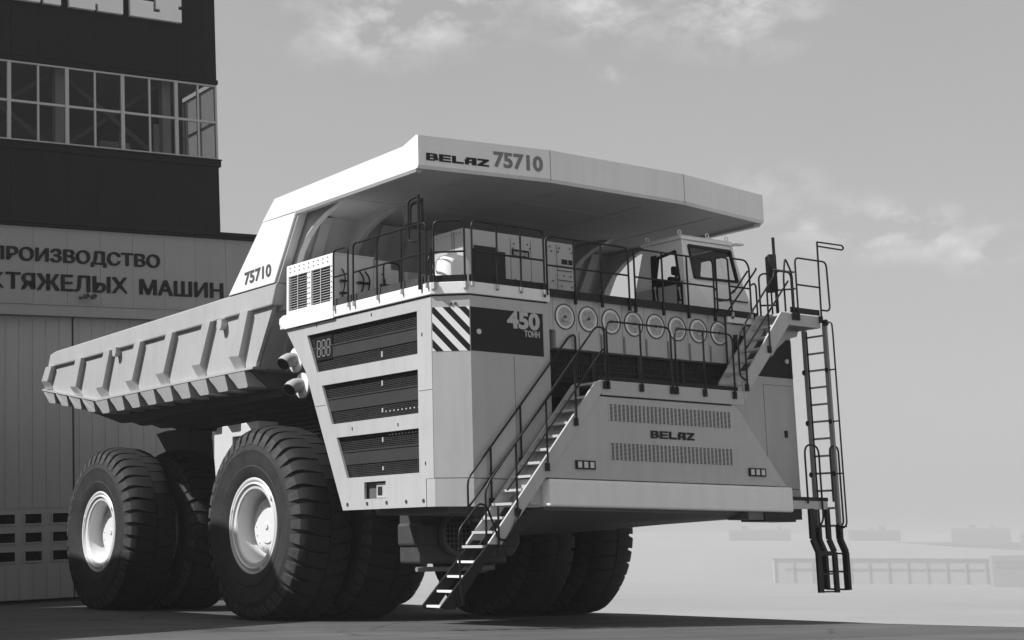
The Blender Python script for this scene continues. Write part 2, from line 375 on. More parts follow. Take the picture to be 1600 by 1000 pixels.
# ------------------------------------------------------------------ factory hall
def build_hall():
    t = thing('factory_hall', 'tall dark factory hall with ribbon windows, wall lettering and panelled gate behind the truck', 'building', (-8, 17, 0), (0, R(-2.534), R(-1.449)))
    ZB = -0.9
    XL = -34.0; XT = -1.6      # the tower over the gate is narrower than the hall
    def boards(mb, x0, x1, z0, z1, y, w, th=.05, gap=.012):
        x = x0
        while x < x1-1e-3:
            e = min(x+w, x1); mb.box(x+gap/2, e-gap/2, y, y+th, z0, z1); x = e
    # core volumes
    mb = MB(); mb.box(XL, 14.5, .5, 30, ZB, 8.75); mb.box(XL, 14.5, .06, 30, 9.11, 11.66); mb.build('lower_wall', 'cladding_beige', t)
    mb = MB(); boards(mb, XL+.36, 14.5, 9.12, 11.64, 0.0, 1.18, .055, .01); mb.box(13.4, 14.5, 0, .5, ZB, 8.75); mb.box(14.5, 14.52, 0.0, 30, ZB, 11.64); mb.build('fascia_panel', 'cladding_beige', t)
    mb = MB(); mb.box(XL, 14.6, -.10, .05, 8.72, 9.07); mb.box(XL, 14.6, -.13, .05, 9.07, 9.11); mb.box(XL, 13.4, .06, .5, 8.752, 9.07); mb.build('lintel', 'cladding_beige', t, bevel=.01)
    mb = MB(); mb.box(XL, 14.62, -.14, .2, 11.66, 11.74); mb.box(XL, 14.66, -.2, .2, 11.742, 11.86); mb.box(XL, 14.6, .2, 30, 11.662, 11.85); mb.build('cornice', 'cladding_dark', t)
    mb = MB(); boards(mb, XT, 12.2, 11.87, 14.22, -.03, 1.02, .05, .008); mb.box(XT, 12.16, .02, 16, 11.87, 14.22)
    boards(mb, XT, 12.2, 17.42, 27.5, -.03, 1.02, .05, .008); mb.box(XT, 12.16, .02, 16, 17.42, 27.5); mb.box(XT, 12.16, 14, 16, 14.22, 17.42); mb.box(XT, XT+.3, .02, 14, 14.22, 17.42); mb.box(12.0, 12.16, 2.65, 14, 14.22, 17.42)
    mb.build('upper_wall', 'cladding_dark', t)
    mb = MB(); mb.box(XT, 12.26, -.10, .12, 14.22, 14.44); mb.box(XT, 12.28, -.14, .1, 14.44, 14.48); mb.box(XT, 12.24, -.06, .12, 17.24, 17.40); mb.build('window_trim', 'cladding_dark', t)
    # glazed band: bays two panes wide
    bays = [(4.48+2.04*k, 4.48+2.04*(k+1)) for k in range(-3, 3)]+[(10.60, 12.20)]
    for a, b in bays:
        f = MB(); m = (a+b)/2 if b < 12 else 11.46
        for x in (a, ): f.box(x-.065, x+.065, -.02, .10, 14.5, 17.22)
        if b > 12: f.box(b-.07, b, -.02, .10, 14.5, 17.22)
        e = b-.065 if b < 12 else b-.07
        f.box(m-.035, m+.035, .0, .09, 14.56, 17.16); f.box(a+.065, e, -.01, .095, 14.5, 14.56); f.box(a+.065, e, -.01, .095, 17.16, 17.22)
        f.box(a+.065, m-.035, -.005, .09, 15.81, 15.89); f.box(m+.035, e, -.005, .09, 15.81, 15.89)
        w = f.build('window', 'window_frame', t)
        g = MB(); g.box(a+.065, e, .04, .05, 14.56, 17.16); g.build('pane', 'window_glass', w)
    f = MB()   # the band turns the corner
    for y in (1.3, 2.6): f.box(12.1, 12.22, y-.05, y+.05, 14.5, 17.22)
    f.box(12.1, 12.21, .2, 2.65, 14.5, 14.56); f.box(12.1, 12.21, .2, 2.65, 17.16, 17.22); f.box(12.1, 12.2, .2, 2.65, 15.81, 15.89)
    w = f.build('window', 'window_frame', t); g = MB(); g.box(12.14, 12.15, .12, 2.65, 14.56, 17.16); g.build('pane', 'window_glass', w)
    i = MB(); i.box(XT+.3, 12.0, 8.0, 8.1, 14.23, 17.4); i.box(XT+.3, 12.05, .15, 8, 14.23, 14.4); i.box(XT+.3, 12.05, .15, 8, 17.34, 17.41); i.build('room_shell', 'interior', t)
    for x in (0.5, 6.3, 10.3): i = MB(); i.box(x, x+.32, .5, .8, 14.4, 17.34); i.build('column', 'interior_light', t)
    for x0, x1 in ((6.64, 10.28), (2.6, 6.28)):
        i = MB(); i.bar((x0, .9, 17.2), (x1, .9, 14.6), .16, .16); i.build('brace', 'interior', t); i = MB(); i.bar((x0, 1.1, 14.6), (x1, 1.1, 17.2), .14, .14); i.build('brace', 'interior', t)
    for b in ((8.8, 10.0, 2.6, 2.66, 14.4, 15.5), (10.75, 11.25, 2.2, 2.26, 14.4, 16.2), (9.1, 9.2, 1.5, 1.6, 14.4, 15.6), (11.65, 11.75, 1.4, 1.5, 14.4, 16.9)): i = MB(); i.box(*b); i.build('shelf', 'interior_light', t)
    # gate: two leaves of narrow panels
    for a, b in ((-5.2, 6.74), (6.80, 13.4)):
        g = MB(); x = b; k = 0
        seq = []
        while x > a+.01:
            lo = max(a, x-.46); seq.append((lo, x)); x = lo
        cols = [(4.22, 4.78), (5.12, 5.67), (6.04, 6.58)] if b < 7 else []
        wins = [(c0, c1, z0, z0+.29) for c0, c1 in cols for z0 in (2.13, 1.55, .97)]
        outer = [(a, -.22), (b, -.22), (b, 8.74), (a, 8.74)]
        g = plate(outer, [[(c0, z0), (c1, z0), (c1, z1), (c0, z1)] for c0, c1, z0, z1 in wins], 'y', .30, .36)
        for n, (lo, hi) in enumerate(seq):   # shallow raised ribs between the panel joints
            if any(lo < c1 and hi > c0 for c0, c1, *_ in wins):
                g.box(lo+.02, hi-.02, .288, .299, 2.60, 8.72); g.box(lo+.02, hi-.02, .288, .299, -.20, .80)
            else: g.box(lo+.02, hi-.02, .288, .299, -.20, 8.72)
        d = g.build('gate', 'door_panel', t)
        for c0, c1, z0, z1 in wins:
            f = MB(); f.box(c0-.035, c1+.035, .27, .298, z0-.045, z0-.0); f.box(c0-.035, c1+.035, .275, .298, z1, z1+.03); f.box(c0-.035, c0, .272, .298, z0, z1); f.box(c1, c1+.035, .272, .298, z0, z1)
            w = f.build('window', 'door_panel', d); q = MB(); q.box(c0, c1, .325, .335, z0, z1); q.build('pane', 'window_glass', d)
    q = MB(); q.box(-5.2, 13.4, .42, .48, -.3, 8.75); q.build('gate_back', 'hole_black', t)
    # raised white letters high on the wall
    Z0, Z1 = 19.31, 21.95
    def letter(x0, x1, loops, extra=()):
        W, H = x1-x0, Z1-Z0
        mb = plate([(x0+p*W, Z0+q*H) for p, q in loops[0]], [[(x0+p*W, Z0+q*H) for p, q in l] for l in loops[1:]], 'y', -.20, -.05)
        mb.build('wall_letter', 'sign_white', t)
    letter(8.81, 10.79, [[(0,0),(1,0),(1,.175),(.94,.175),(.94,.225),(1,.225),(1,1),(0,1),(0,.78),(.45,.78),(.45,.7),(0,.7),(0,.30),(.45,.30),(.45,.36),(.58,.36),(.58,.31),(.5,.31),(.5,.145),(.58,.145),(.58,.10),(.45,.10),(.45,.235),(0,.235)]])
    letter(6.55, 8.54, [[(0,0),(.48,0),(.48,.09),(.53,.09),(.53,0),(1,0),(1,1),(.25,1),(0,.7)], [(.4,.5),(.62,.5),(.62,.72),(.4,.72)]])
    letter(4.30, 6.25, [[(0,0),(.62,0),(.62,.6),(.68,.6),(.68,0),(1,0),(1,1),(.2,1),(.2,.4),(0,.3)]])
    letter(2.05, 4.0, [[(0,0),(1,0),(1,.28),(.5,.28),(.5,.36),(1,.36),(1,.64),(.5,.64),(.5,.72),(1,.72),(1,1),(0,1)]])
    letter(-.2, 1.75, [[(0,0),(1,0),(1,.6),(.5,.6),(.5,.72),(1,.72),(1,1),(0,1)], [(.4,.25),(.62,.25),(.62,.35),(.4,.35)]])
    X, Z = (1, 0, 0), (0, 0, 1)
    mb = MB()
    for dx, dz, dd in ((-.028, -.010, .026), (-.010, .008, .028), (.010, -.008, .030), (.028, .010, .032)):
        for tx, x0, z0, w, h in (('ПРОИЗВОДСТВО', 3.88, 10.42, 5.94, .53), ('СВЕРХ', 1.36, 9.57, 2.91, .51), ('ТЯЖЕЛЫХ', 4.38, 9.57, 4.22, .53), ('МАШИН', 9.09, 9.57, 3.13, .51)):
            text_mb(tx, (x0+dx, -.002, z0+dz), X, Z, w, h, dd, 0.0, mb)
    mb.build('wall_sign', 'letter_dark', t)
    return t
hall = build_hall()
def build_seccam():
    t = thing('security_camera', 'small twin-lens security camera fixed to the wall under the dark lettering', 'camera')
    Mx = Matrix.Translation((-8, 17, 0)) @ Matrix.Rotation(R(-1.449), 4, 'Z') @ Matrix.Rotation(R(-2.534), 4, 'Y')
    t.matrix_world = Mx @ Matrix.Translation((7.15, 0, 9.36))
    mb = MB(); mb.box(-.26, -.18, -.06, 0, -.04, .04); mb.tube([(-.22, -.05, 0), (-.05, -.25, .0)], .02); mb.build('bracket', 'dark_steel', t)
    mb = MB()
    for x in (-.12, .14): mb.lathe([(.0, -.42), (.07, -.42), (.085, -.38), (.085, -.18), (.06, -.14), (0, -.14)], (x, 0, .02), 'y', 14)
    mb.build('housing', 'frame_grey', t, smooth=40)
    mb = MB()
    for x in (-.12, .14): mb.lathe([(.0, -.43), (.055, -.43), (.055, -.41), (0, -.41)], (x, 0, .02), 'y', 12)
    mb.build('lens', 'hole_black', t)
build_seccam()
# ------------------------------------------------------------------ added block, out of view to the left, shaped to shade the lower tyres
def build_shade_block():
    t = thing('shade_block', 'added dark block out of view left of the truck, shading the lower tyres', 'shade block', (-17, 3, 0))
    poly = [(-11.6, 0), (.27, 13.1), (3.2, 13.1), (3.85, 12.38), (11.5, 12.38), (11.5, 0)]  # outline follows the shadow edge wanted on the tyres
    mb = MB(); mb.prism(poly, 'x', -3, 3); mb.build('wall', 'cladding_dark', t)
    mb = MB(); mb.box(3.0, 3.06, 3.0, 7.0, 0, 5); mb.build('door', 'door_panel', t)  # made-up door on the added block
build_shade_block()
# ------------------------------------------------------------------ far town
def town():
    h = R(-51); G = 29.5            # the town stands about two kilometres off, on ground some 30 m lower
    def base(name, label, cx, cy, grp=None): return thing(name, label, 'building', (cx, cy, -G), (0, 0, h), grp)
    def part(t, name, m, *b): mb = MB(); mb.box(*b[:4], b[4]+G, b[5]+G); return mb.build(name, m, t)
    def strips(t, w, z0, rows, wh, dz):
        for r in range(rows): part(t, 'window_strip', 'city_dark', -w*.47, w*.47, -.25, .1, z0+r*dz, z0+r*dz+wh)
    sl = [('pale slab block on the ridge left of the ladder foot', 1896, 1692, 92, 47, -.30), ('pale slab block on the ridge right of the ladder', 2050, 1597, 77, 47, .1), ('pale slab block on the ridge above the far shed', 2193, 1509, 86, 50, -.18), ('pale slab block on the ridge at the right edge', 2380, 1527, 64, 46, .2)]
    for lb, cx, cy, w, zt, hx in sl:
        t = base('apartment_block', lb, cx, cy, 'slab blocks on the ridge'); part(t, 'wall', 'city_mid', -w/2, w/2, 0, 30, 5, zt); strips(t, w, 31, 3, 2.4, 5)
        part(t, 'roof_hut', 'city_dark', w*hx, w*hx+9, 6, 16, zt, zt+5); part(t, 'roof_hut', 'city_dark', -w*hx, -w*hx+6, 6, 14, zt, zt+3.5)
    t = base('long_building', 'long low grey building below the ridge, behind the pale shed', 1958, 1395); part(t, 'wall', 'city_mid', -98, 98, 0, 30, -G, 25.5); strips(t, 190, 8, 3, 3, 5.5)
    t = base('low_building', 'low grey building joined on to the left of the long one below the ridge', 1790, 1560); part(t, 'wall', 'city_mid', -70, 70, 0, 30, -G, 20); strips(t, 135, 8, 2, 3, 5)
    t = base('factory_shed', 'long pale shed with upright pilasters far behind the ladder', 1694, 1300); t.rotation_euler = (0, 0, R(-46)); part(t, 'wall', 'city_pale', -140, 140, 0, 60, -G, 1.5)
    pl = None
    for k in range(13):
        if pl is None: pl = part(t, 'pilaster', 'city_mid', -140.8, -139.2, -1.5, 0, -G, 1.3)
        else: c = pl.copy(); COL.objects.link(c); c.parent = t; c.location.x = k*23.3
    strips(t, 270, -14, 1, 3.5, 3); part(t, 'roof', 'city_mid', -141, 141, -2, 62, 1.51, 2.6)
    t = base('plain_block', 'plain grey block standing at the right end of the pale shed', 1636, 1070); part(t, 'wall', 'city_mid', -34, 34, 0, 40, -G, 6); strips(t, 66, -9, 2, 3, 6)
    t = base('small_block', 'small pale block on the slope left of the truck ladder, half lost in haze', 1874, 1795); part(t, 'wall', 'city_mid', -40, 40, 0, 26, -4, 28); strips(t, 76, 14, 2, 3, 6)
town()
# ================================================================== THE TRUCK
truck = thing('mining_truck', 'giant pale mining dump truck with eight wheels, front stairs and BELAZ 75710 lettering', 'dump truck')
YG, WP = 'yellow_grey_paint', 'white_paint'
X_, Y_, Z_ = (1, 0, 0), (0, 1, 0), (0, 0, 1)
def clip(poly, n, d):   # keep n.p <= d
    o = []
    for i in range(len(poly)):
        a, b = poly[i], poly[(i+1) % len(poly)]; fa, fb = n[0]*a[0]+n[1]*a[1]-d, n[0]*b[0]+n[1]*b[1]-d
        if fa <= 0: o.append(a)
        if fa*fb < 0: t = fa/(fa-fb); o.append((a[0]+(b[0]-a[0])*t, a[1]+(b[1]-a[1])*t))
    return o
# ---------------------------------------------------------------- body sides and corners
GR = [(5.025, 5.83, -2.52, -2.91, 5.29, 5.555), (3.925, 4.735, -3.09, -3.47, 4.19, 4.465), (2.84, 3.65, -3.63, -4.01, 3.10, 3.375)]
SIDE = [(-1.68, 6.045), (-2.46, 5.10), (-3.85, 2.22), (-6.60, 2.22), (-6.60, 2.72), (-6.84, 2.72), (-6.84, 6.045)]
core = MB()  # solid black fill added to block light and darken grilles and gaps
core.prism([(-1.75, 6.2), (-2.55, 5.05), (-3.9, 2.32), (-6.65, 2.32), (-6.65, 6.2)], 'x', -4.62, -2.42)
core.prism([(-1.75, 6.2), (-2.55, 5.05), (-3.9, 2.32), (-6.65, 2.32), (-6.65, 6.2)], 'x', 2.44, 4.62)
core.box(-2.42, 2.44, -7.0, -2.2, 2.34, 6.2)
core.prism([(-4.72, -6.8), (-4.25, -7.27), (-2.45, -7.27), (-2.45, -7.0), (-4.62, -6.7)], 'z', 2.28, 6.06)
core.prism([(4.72, -6.8), (4.25, -7.27), (2.45, -7.27), (2.45, -7.0), (4.62, -6.7)], 'z', 2.28, 6.06)
core.build('black_core', 'hole_black', truck)
def side_panel(s):
    x0, x1 = s*4.80, s*4.745
    holes = [[(yl, z1), (yb, z0), (-6.40, z0), (-6.40, z1)] for z0, z1, yl, yb, a, b in GR]
    hatch = [(-4.60, 2.735), (-4.60, 2.415), (-5.32, 2.415), (-5.32, 2.735)]
    p = plate(SIDE, holes+[hatch], 'x', x0, x1).build('side_panel', YG, truck)
    for z0, z1, yl, yb, a, b in GR:
        g = MB(); xi = s*4.70
        def yl_at(z): return yb+(yl-yb)*(z-z0)/(z1-z0)
        g.m = 0
        for k in range(60):     # upright bars
            y = -6.38+k*.075
            for za, zb in ((z0, a), (b, z1)):
                if y < min(yl_at(za), yl_at(zb))-.02: g.box(min(xi, xi+s*.012), max(xi, xi+s*.012), y-.012, y+.012, za, zb)
        for za, zb in ((z0, a), (b, z1)):
            n = 8
            for k in range(n+1):
                z = za+(zb-za)*k/n; g.box(min(xi+s*.013, xi+s*.022), max(xi+s*.013, xi+s*.022), -6.40, yl_at(z), z-.008, z+.008)
        g.build('grille', 'grille_mesh', p)
        q = MB(); q.prism([(yl_at(b), b), (yl_at(a), a), (-6.40, a), (-6.40, b)], 'x', s*4.68, s*4.735); q.box(min(s*4.735, s*4.75), max(s*4.735, s*4.75), -6.40, yl_at(b), b-.03, b); q.build('grille_panel', 'grille_panel', p)
    h = MB(); h.box(min(s*4.66, s*4.70), max(s*4.66, s*4.70), -5.32, -4.60, 2.415, 2.735); h.m = 1; h.box(min(s*4.70, s*4.74), max(s*4.70, s*4.74), -5.30, -4.93, 2.43, 2.70); h.m = 2; h.box(min(s*4.74, s*4.75), max(s*4.74, s*4.75), -5.12, -4.98, 2.48, 2.64)
    h.build('hatch', ['frame_grey', 'pale_paint', 'hole_black'], p)
    b = MB()
    for y in (-4.02, -4.70, -5.35, -5.98, -6.52): b.lathe([(0, 0), (.035, 0), (.035, s*.012), (0, s*.012)], (s*4.80, y, 2.33), 'x', 10)
    for y, z in ((-2.9, 6.0), (-4.9, 5.96), (-4.2, 3.79), (-5.75, 3.76), (-6.55, 5.37), (-6.6, 3.0)): b.box(min(s*4.80, s*4.81), max(s*4.80, s*4.81), y-.012, y+.012, z-.03, z+.03)
    for ya, yb in ((-6.84, -6.42), (-3.24, -2.86)): b.box(min(s*4.80, s*4.803), max(s*4.80, s*4.803), ya, yb, 4.325, 4.333)
    fold(p, b, 'dark_steel')
    w = MB()
    for y, z, hh in ((-5.15, 5.16, .11), (-5.15, 4.6, .1), (-5.15, 4.08, .08), (-5.15, 3.52, .09), (-5.15, 2.98, .07)): w.box(min(s*4.72, s*4.74), max(s*4.72, s*4.74), y-.02, y+.02, z-hh/2, z+hh/2)
    for y0, y1, z in ((-5.25, -6.3, 4.05), (-5.35, -6.2, 3.60)):
        for k in range(9): yy = y0+(y1-y0)*k/8; w.box(min(s*4.72, s*4.73), max(s*4.72, s*4.73), yy-.03, yy+.01, z-.012, z+.012)
    fold(p, w, 'pale_paint')
    if s < 0:   # three-figure weight display let into the top grille
        d = MB(); d.box(-4.745, -4.72, -3.40, -2.74, 5.27, 5.76); d.m = 1
        for k in range(3):
            y0 = -2.84-k*.18
            for z in (5.35, 5.51, 5.67): d.box(-4.757, -4.746, y0-.12, y0-.02, z-.012, z+.012)
            for z in (5.36, 5.52):
                for yy in (y0-.01, y0-.13): d.box(-4.757, -4.746, yy-.012, yy+.012, z+.01, z+.14)
        d.build('weight_display', ['black_paint', 'display_grey'], p)
    return p
side_panel(-1); side_panel(1)
def corner_panel(s):
    def fp(o, i=.0): return [(s*(4.80+o), -6.86+.0), (s*(4.29+o*.4), -7.35-o), (s*2.40, -7.35-o), (s*2.40, -7.28), (s*4.26, -7.28), (s*4.73, -6.83)]
    m = MB(); m.prism(fp(0), 'z', 2.725, 6.045); low = [(s*4.80, -6.62), (s*4.80, -6.865), (s*4.29, -7.353), (s*2.40, -7.353), (s*2.40, -7.28), (s*4.26, -7.28), (s*4.73, -6.83), (s*4.73, -6.62)]
    m.prism(low, 'z', 2.215, 2.712)
    p = m.build('corner_panel', YG, truck, bevel=.012)
    # black marker plate on the front face, hazard stripes on the slanted face
    q = MB(); q.box(min(s*2.555, s*4.285), max(s*2.555, s*4.285), -7.354, -7.349, 5.02, 5.835); q.build('marker_plate', 'black_paint', p)
    A, B = Vector((s*4.80, -6.86, 0)), Vector((s*4.29, -7.35, 0)); u = (B-A).normalized(); n = Vector((s*.693, -.721, 0)).normalized(); W = (B-A).length-.012
    rect = [(0.006, 5.02), (W, 5.02), (W, 5.835), (0.006, 5.835)]
    def pan(poly, t0, t1, mb): mb.loft([[A+u*a+n*t0+Vector((0, 0, b)) for a, b in poly], [A+u*a+n*t1+Vector((0, 0, b)) for a, b in poly]])
    w = MB(); pan(rect, .001, .004, w); w.m = 1
    for k in range(-3, 4):   # stripes run down to the right
        c0 = 5.89-k*.319; nn = (1.1, 1.0)
        st = clip(clip(rect, nn, c0), (-nn[0], -nn[1]), -(c0-.155))
        if len(st) > 2: pan(st, .0045, .006, w)
    w.build('hazard_stripes', [WP, 'black_paint'], p)
    l = MB(); l.lathe([(0, -.03), (.05, -.03), (.05, 0), (0, 0)], (s*4.11, -7.354, 5.38), 'y', 16); l.build('marker_lamp', 'lens', p)
    if s < 0:
        t = text_mb('450', (-3.43, -7.354, 5.50), X_, Z_, .79, .335, .006, .045); text_mb('ТОНН', (-3.02, -7.354, 5.365), X_, Z_, .37, .125, .006, .03, t)
        t.build('lettering', 'letter_450', p)
        b = MB(); b.box(-3.28, -3.272, -7.356, -7.349, 2.73, 5.0)
        for xx in (-4.55, -4.49): b.lathe([(0, -.02), (.025, -.02), (.025, .02), (0, .02)], (xx, -7.115+(xx+4.545)*-.96, 5.90), 'y', 8)
        fold(p, b, 'frame_grey')
    else:
        b = MB(); b.box(3.36, 3.368, -7.356, -7.349, 2.75, 4.86); b.box(3.36, 4.22, -7.356, -7.349, 4.853, 4.861); fold(p, b, 'frame_grey')
        b = MB(); b.box(3.92, 3.99, -7.38, -7.349, 3.78, 3.92); b.build('door_latch', 'black_paint', p)
    return p
corner_panel(-1); corner_panel(1)
# ---------------------------------------------------------------- deck
m = MB(); m.prism([(-4.78, -1.4), (-4.78, -6.8), (-4.25, -7.3), (4.25, -7.3), (4.78, -6.8), (4.78, -1.4)], 'z', 6.205, 6.285); m.build('deck_floor', 'frame_grey', truck)
for s in (-1, 1):
    fp = [(s*4.845, -1.5), (s*4.845, -6.885), (s*4.31, -7.39), (s*2.39, -7.39), (s*2.39, -7.30), (s*4.26, -7.30), (s*4.76, -6.85), (s*4.76, -1.5)]
    m = MB(); m.prism(fp, 'z', 6.075, 6.30); m.build('deck_band', WP, truck, bevel=.012)
    if s < 0: m = MB(); m.prism([(-1.5, 6.30), (-1.5, 6.18), (-1.72, 6.06), (-3.62, 6.06), (-3.62, 6.36), (-1.66, 6.36)], 'x', -4.862, -4.84); m.build('deck_skirt', WP, truck)
m = MB(); m.box(-2.39, 3.3, -7.40, -7.375, 6.20, 6.335); m.box(-4.29, -2.45, -7.37, -7.34, 6.302, 6.43); m.prism([(-4.79, -6.90), (-4.33, -7.34), (-4.31, -7.31), (-4.77, -6.87)], 'z', 6.302, 6.43); m.build('toe_board', 'black_paint', truck)
m = MB(); m.box(-4.82, -4.79, -6.84, -3.62, 6.302, 6.45); m.build('toe_board', 'dark_steel', truck)
# ---------------------------------------------------------------- fan panel and lower grille
m = MB()
for k in range(8):
    xc = -1.96+.595*k; m.box(xc-.292, xc+.292, -7.30, -7.05, 5.56, 6.20); m.box(xc-.285, xc+(.285 if k in (0, 7) else .20), -7.36, -7.05, 5.215, 5.555); m.box(xc+.205, xc+.285, -7.32, -7.05, 5.215, 5.553)
m.box(-2.395, -2.26, -7.30, -7.05, 5.56, 6.20); m.box(2.50, 2.56, -7.32, -7.05, 5.215, 6.20)
fanp = m.build('fan_panel', YG, truck, bevel=.006)
def vent_fan(x):
    m = MB(); m.m = 0
    m.lathe([(.232, 0), (.250, 0), (.250, -.014), (.232, -.014), (.232, 0)], (x, -7.30, 5.84), 'y', 36, False); m.m = 1
    m.lathe([(.232, -.004), (.182, -.02), (.178, -.006)], (x, -7.30, 5.84), 'y', 36, False); m.m = 2
    m.lathe([(.178, -.006), (.172, -.02), (.15, -.026), (.12, -.012), (.085, -.03), (.05, -.014), (.0, -.016)], (x, -7.30, 5.84), 'y', 28, False)
    m.m = 3; m.lathe([(.03, -.03), (.028, -.045), (0, -.047)], (x, -7.29, 5.84), 'y', 14, False)
    return m.build('vent_fan', ['black_paint', 'fan_ring', 'fan_blade', 'dark_steel'], fanp, smooth=40)
for k in range(8): vent_fan(-1.96+.595*k)
m = MB()
for k in range(95): x = -2.34+k*.05; m.box(x-.014, x+.014, -7.20, -7.14, 4.60, 5.16)
for z in (4.72, 4.86, 5.0): m.box(-2.39, 2.44, -7.215, -7.19, z-.012, z+.012)
for x in (-1.2, 0, 1.2): m.box(x-.05, x+.05, -7.23, -7.13, 4.56, 5.19)
m.m = 1; m.box(-2.39, 2.44, -7.10, -7.05, 4.3, 5.21); m.build('radiator_grille', ['grille_dark', 'hole_black'], truck)
# ---------------------------------------------------------------- bonnet, bumper, platform
m = MB(); m.prism([(-3.29, 2.725), (3.07, 2.725), (1.76, 4.262), (-1.90, 4.262)], 'y', -8.05, -7.28)
bon = m.build('bonnet', YG, truck, bevel=.01)
for zt in (4.14, 3.42):
    g = MB(); g.box(-1.64, 1.62, -8.056, -8.049, zt-.335, zt+.012); g.m = 1
    for c in range(31):
        for r in range(13):
            x, z = -1.60+c*.1035, zt-.014-r*.0245; g.box(x, x+.062, -8.058, -8.0565, z-.015, z)
    g.build('vent_grille', [YG, 'hole_black'], bon)
slab_word('BELAZ', (-.59, -8.05, 3.535), X_, Z_, 1.15, .145).build('lettering', 'black_paint', bon)
for x0 in (-2.50, 2.00):
    h = MB(); h.box(x0, x0+.47, -8.085, -8.049, 2.90, 3.06); h.m = 1
    for k in range(3): h.box(x0+.035+k*.148, x0+.13+k*.148, -8.096, -8.084, 2.925, 3.035)
    h.build('headlight', ['black_paint', 'lens'], bon, bevel=.008)
m = MB(); m.box(-3.17, 3.17, -8.12, -7.40, 2.215, 2.708); m.build('bumper', WP, truck, bevel=.045, bseg=4)
m = MB(); m.box(-3.45, -3.172, -7.9, -7.36, 2.25, 2.70); m.build('bumper_side', YG, truck)
m = MB(); m.box(-1.80, 1.98, -8.075, -8.03, 4.288, 4.56); m.box(-1.80, 1.98, -8.03, -7.25, 4.50, 4.545); m.build('platform', YG, truck, bevel=.006)
m = MB(); m.box(-1.66, 1.62, -8.062, -7.6, 4.263, 4.286); m.build('platform_gap', 'hole_black', truck)
m = MB(); m.box(-1.78, 1.95, -7.95, -7.93, 4.56, 4.66); m.build('toe_board', 'black_paint', truck)
# ---------------------------------------------------------------- stairs
PIPE = .0195
def bracket(mb, x, y, z, s=.045): mb.box(x-s, x+s, y-.02, y+.02, z-.07, z+.07)
st = node('access_stair', truck)
for y0 in (-8.078, -7.46):
    m = MB(); m.prism([(-1.802, 4.56), (-1.95, 4.52), (-4.56, 1.57), (-4.56, 1.545), (-4.28, 1.545), (-1.802, 4.33)], 'y', y0, y0+.045); m.build('stringer', YG, st, bevel=.005)
for k in range(1, 13):
    x, z = -1.96-.2255*k, 4.50-.2475*k; m = MB(); m.box(x-.01, x+.235, -8.033, -7.461, z-.045, z); m.build('tread', 'pale_paint', st)
ex = MB()
for y0 in (-8.05, -7.52):
    ex.prism([(-4.30, 1.62), (-4.50, 1.62), (-5.62, .50), (-5.54, .46), (-5.32, .46)], 'y', y0-.02, y0+.02)
for a, b in ((-4.05, 1.66), ): ex.box(-4.2, -3.9, -8.02, -7.5, 1.5, 1.53)
ex.build('folding_ladder', 'black_steel', st)
for k in range(4):
    x, z = -4.80-.228*k, 1.28-.247*k; m = MB(); m.box(x-.05, x+.12, -8.03, -7.53, z-.05, z-.01); m.build('tread', 'rim_white', st)
m = MB(); yn = -8.11
m.tube([(-1.72, yn, 4.45), (-1.72, yn, 5.55), (-1.93, yn, 5.55), (-4.55, yn, 2.62), (-4.64, yn, 2.45), (-4.64, yn, 1.62)], PIPE, 8, .12)
m.tube([(-1.72, yn, 5.16), (-1.80, yn, 5.10), (-4.15, yn, 2.48)], PIPE, 8)
for x, zt, zb in ((-2.48, 4.93, 3.72), (-3.20, 4.13, 2.88), (-3.93, 3.30, 2.08)): m.tube([(x, yn, zt), (x, yn, zb)], PIPE, 8); bracket(m, x, -8.095, zb+.03)
bracket(m, -1.72, -8.095, 4.47); m.build('handrail', 'black_steel', st, smooth=40)
m = MB(); yf = -7.40
m.tube([(-1.80, yf, 4.6), (-1.80, yf, 5.5), (-1.95, yf, 5.45), (-4.44, yf, 2.72), (-4.47, yf, 2.6), (-4.47, yf, 1.9)], PIPE, 8, .12); m.tube([(-1.8, yf, 5.02), (-4.46, yf, 2.2)], PIPE, 8)
for x, zt, zb in ((-3.21, 4.08, 3.05), (-3.93, 3.30, 2.3)): m.tube([(x, yf, zt), (x, yf, zb)], PIPE, 8); bracket(m, x, yf, zb)
m.build('handrail', 'black_steel', st, smooth=40)
m = MB(); m.tube([(-5.22, yn, .56), (-5.24, yn, 1.78), (-4.78, yn, 2.24), (-4.62, yn, 2.2), (-4.36, yn, 1.62), (-4.16, yn, 1.62), (-3.85, yn, 2.15)], PIPE, 8, .12); m.box(-5.3, -5.14, -8.10, -8.07, .52, .72)
m.tube([(-4.36, -8.1, 1.45), (-4.36, -8.1, 2.2)], PIPE, 8); m.lathe([(0, -.03), (.09, -.03), (.09, .03), (0, .03)], (-4.30, -8.09, 1.42), 'y', 12); m.build('ladder_handle', 'black_steel', st, smooth=40)
up = node('upper_stair', truck)
for y0 in (-8.078, -7.46):
    m = MB(); m.prism([(1.985, 4.288), (1.72+.262, 4.80), (3.22, 6.27), (3.45, 6.27), (3.44, 6.03), (2.06, 4.50)], 'y', y0, y0+.045); m.build('stringer', YG, up, bevel=.005)
for k in range(6):
    x, z = 1.92+.2275*k, 4.735+.2515*k; m = MB(); m.box(x-.06, x+.17, -8.033, -7.461, z-.045, z); m.build('tread', YG, up)
m = MB()
m.tube([(2.06, yn, 4.6), (2.06, yn, 5.90), (3.02, yn, 6.98), (3.05, yn, 7.1)], PIPE, 8, .1); m.tube([(2.06, yn, 5.40), (3.45, yn, 6.93)], PIPE, 8); m.tube([(2.80, yn, 6.72), (2.78, yn, 5.42)], PIPE, 8)
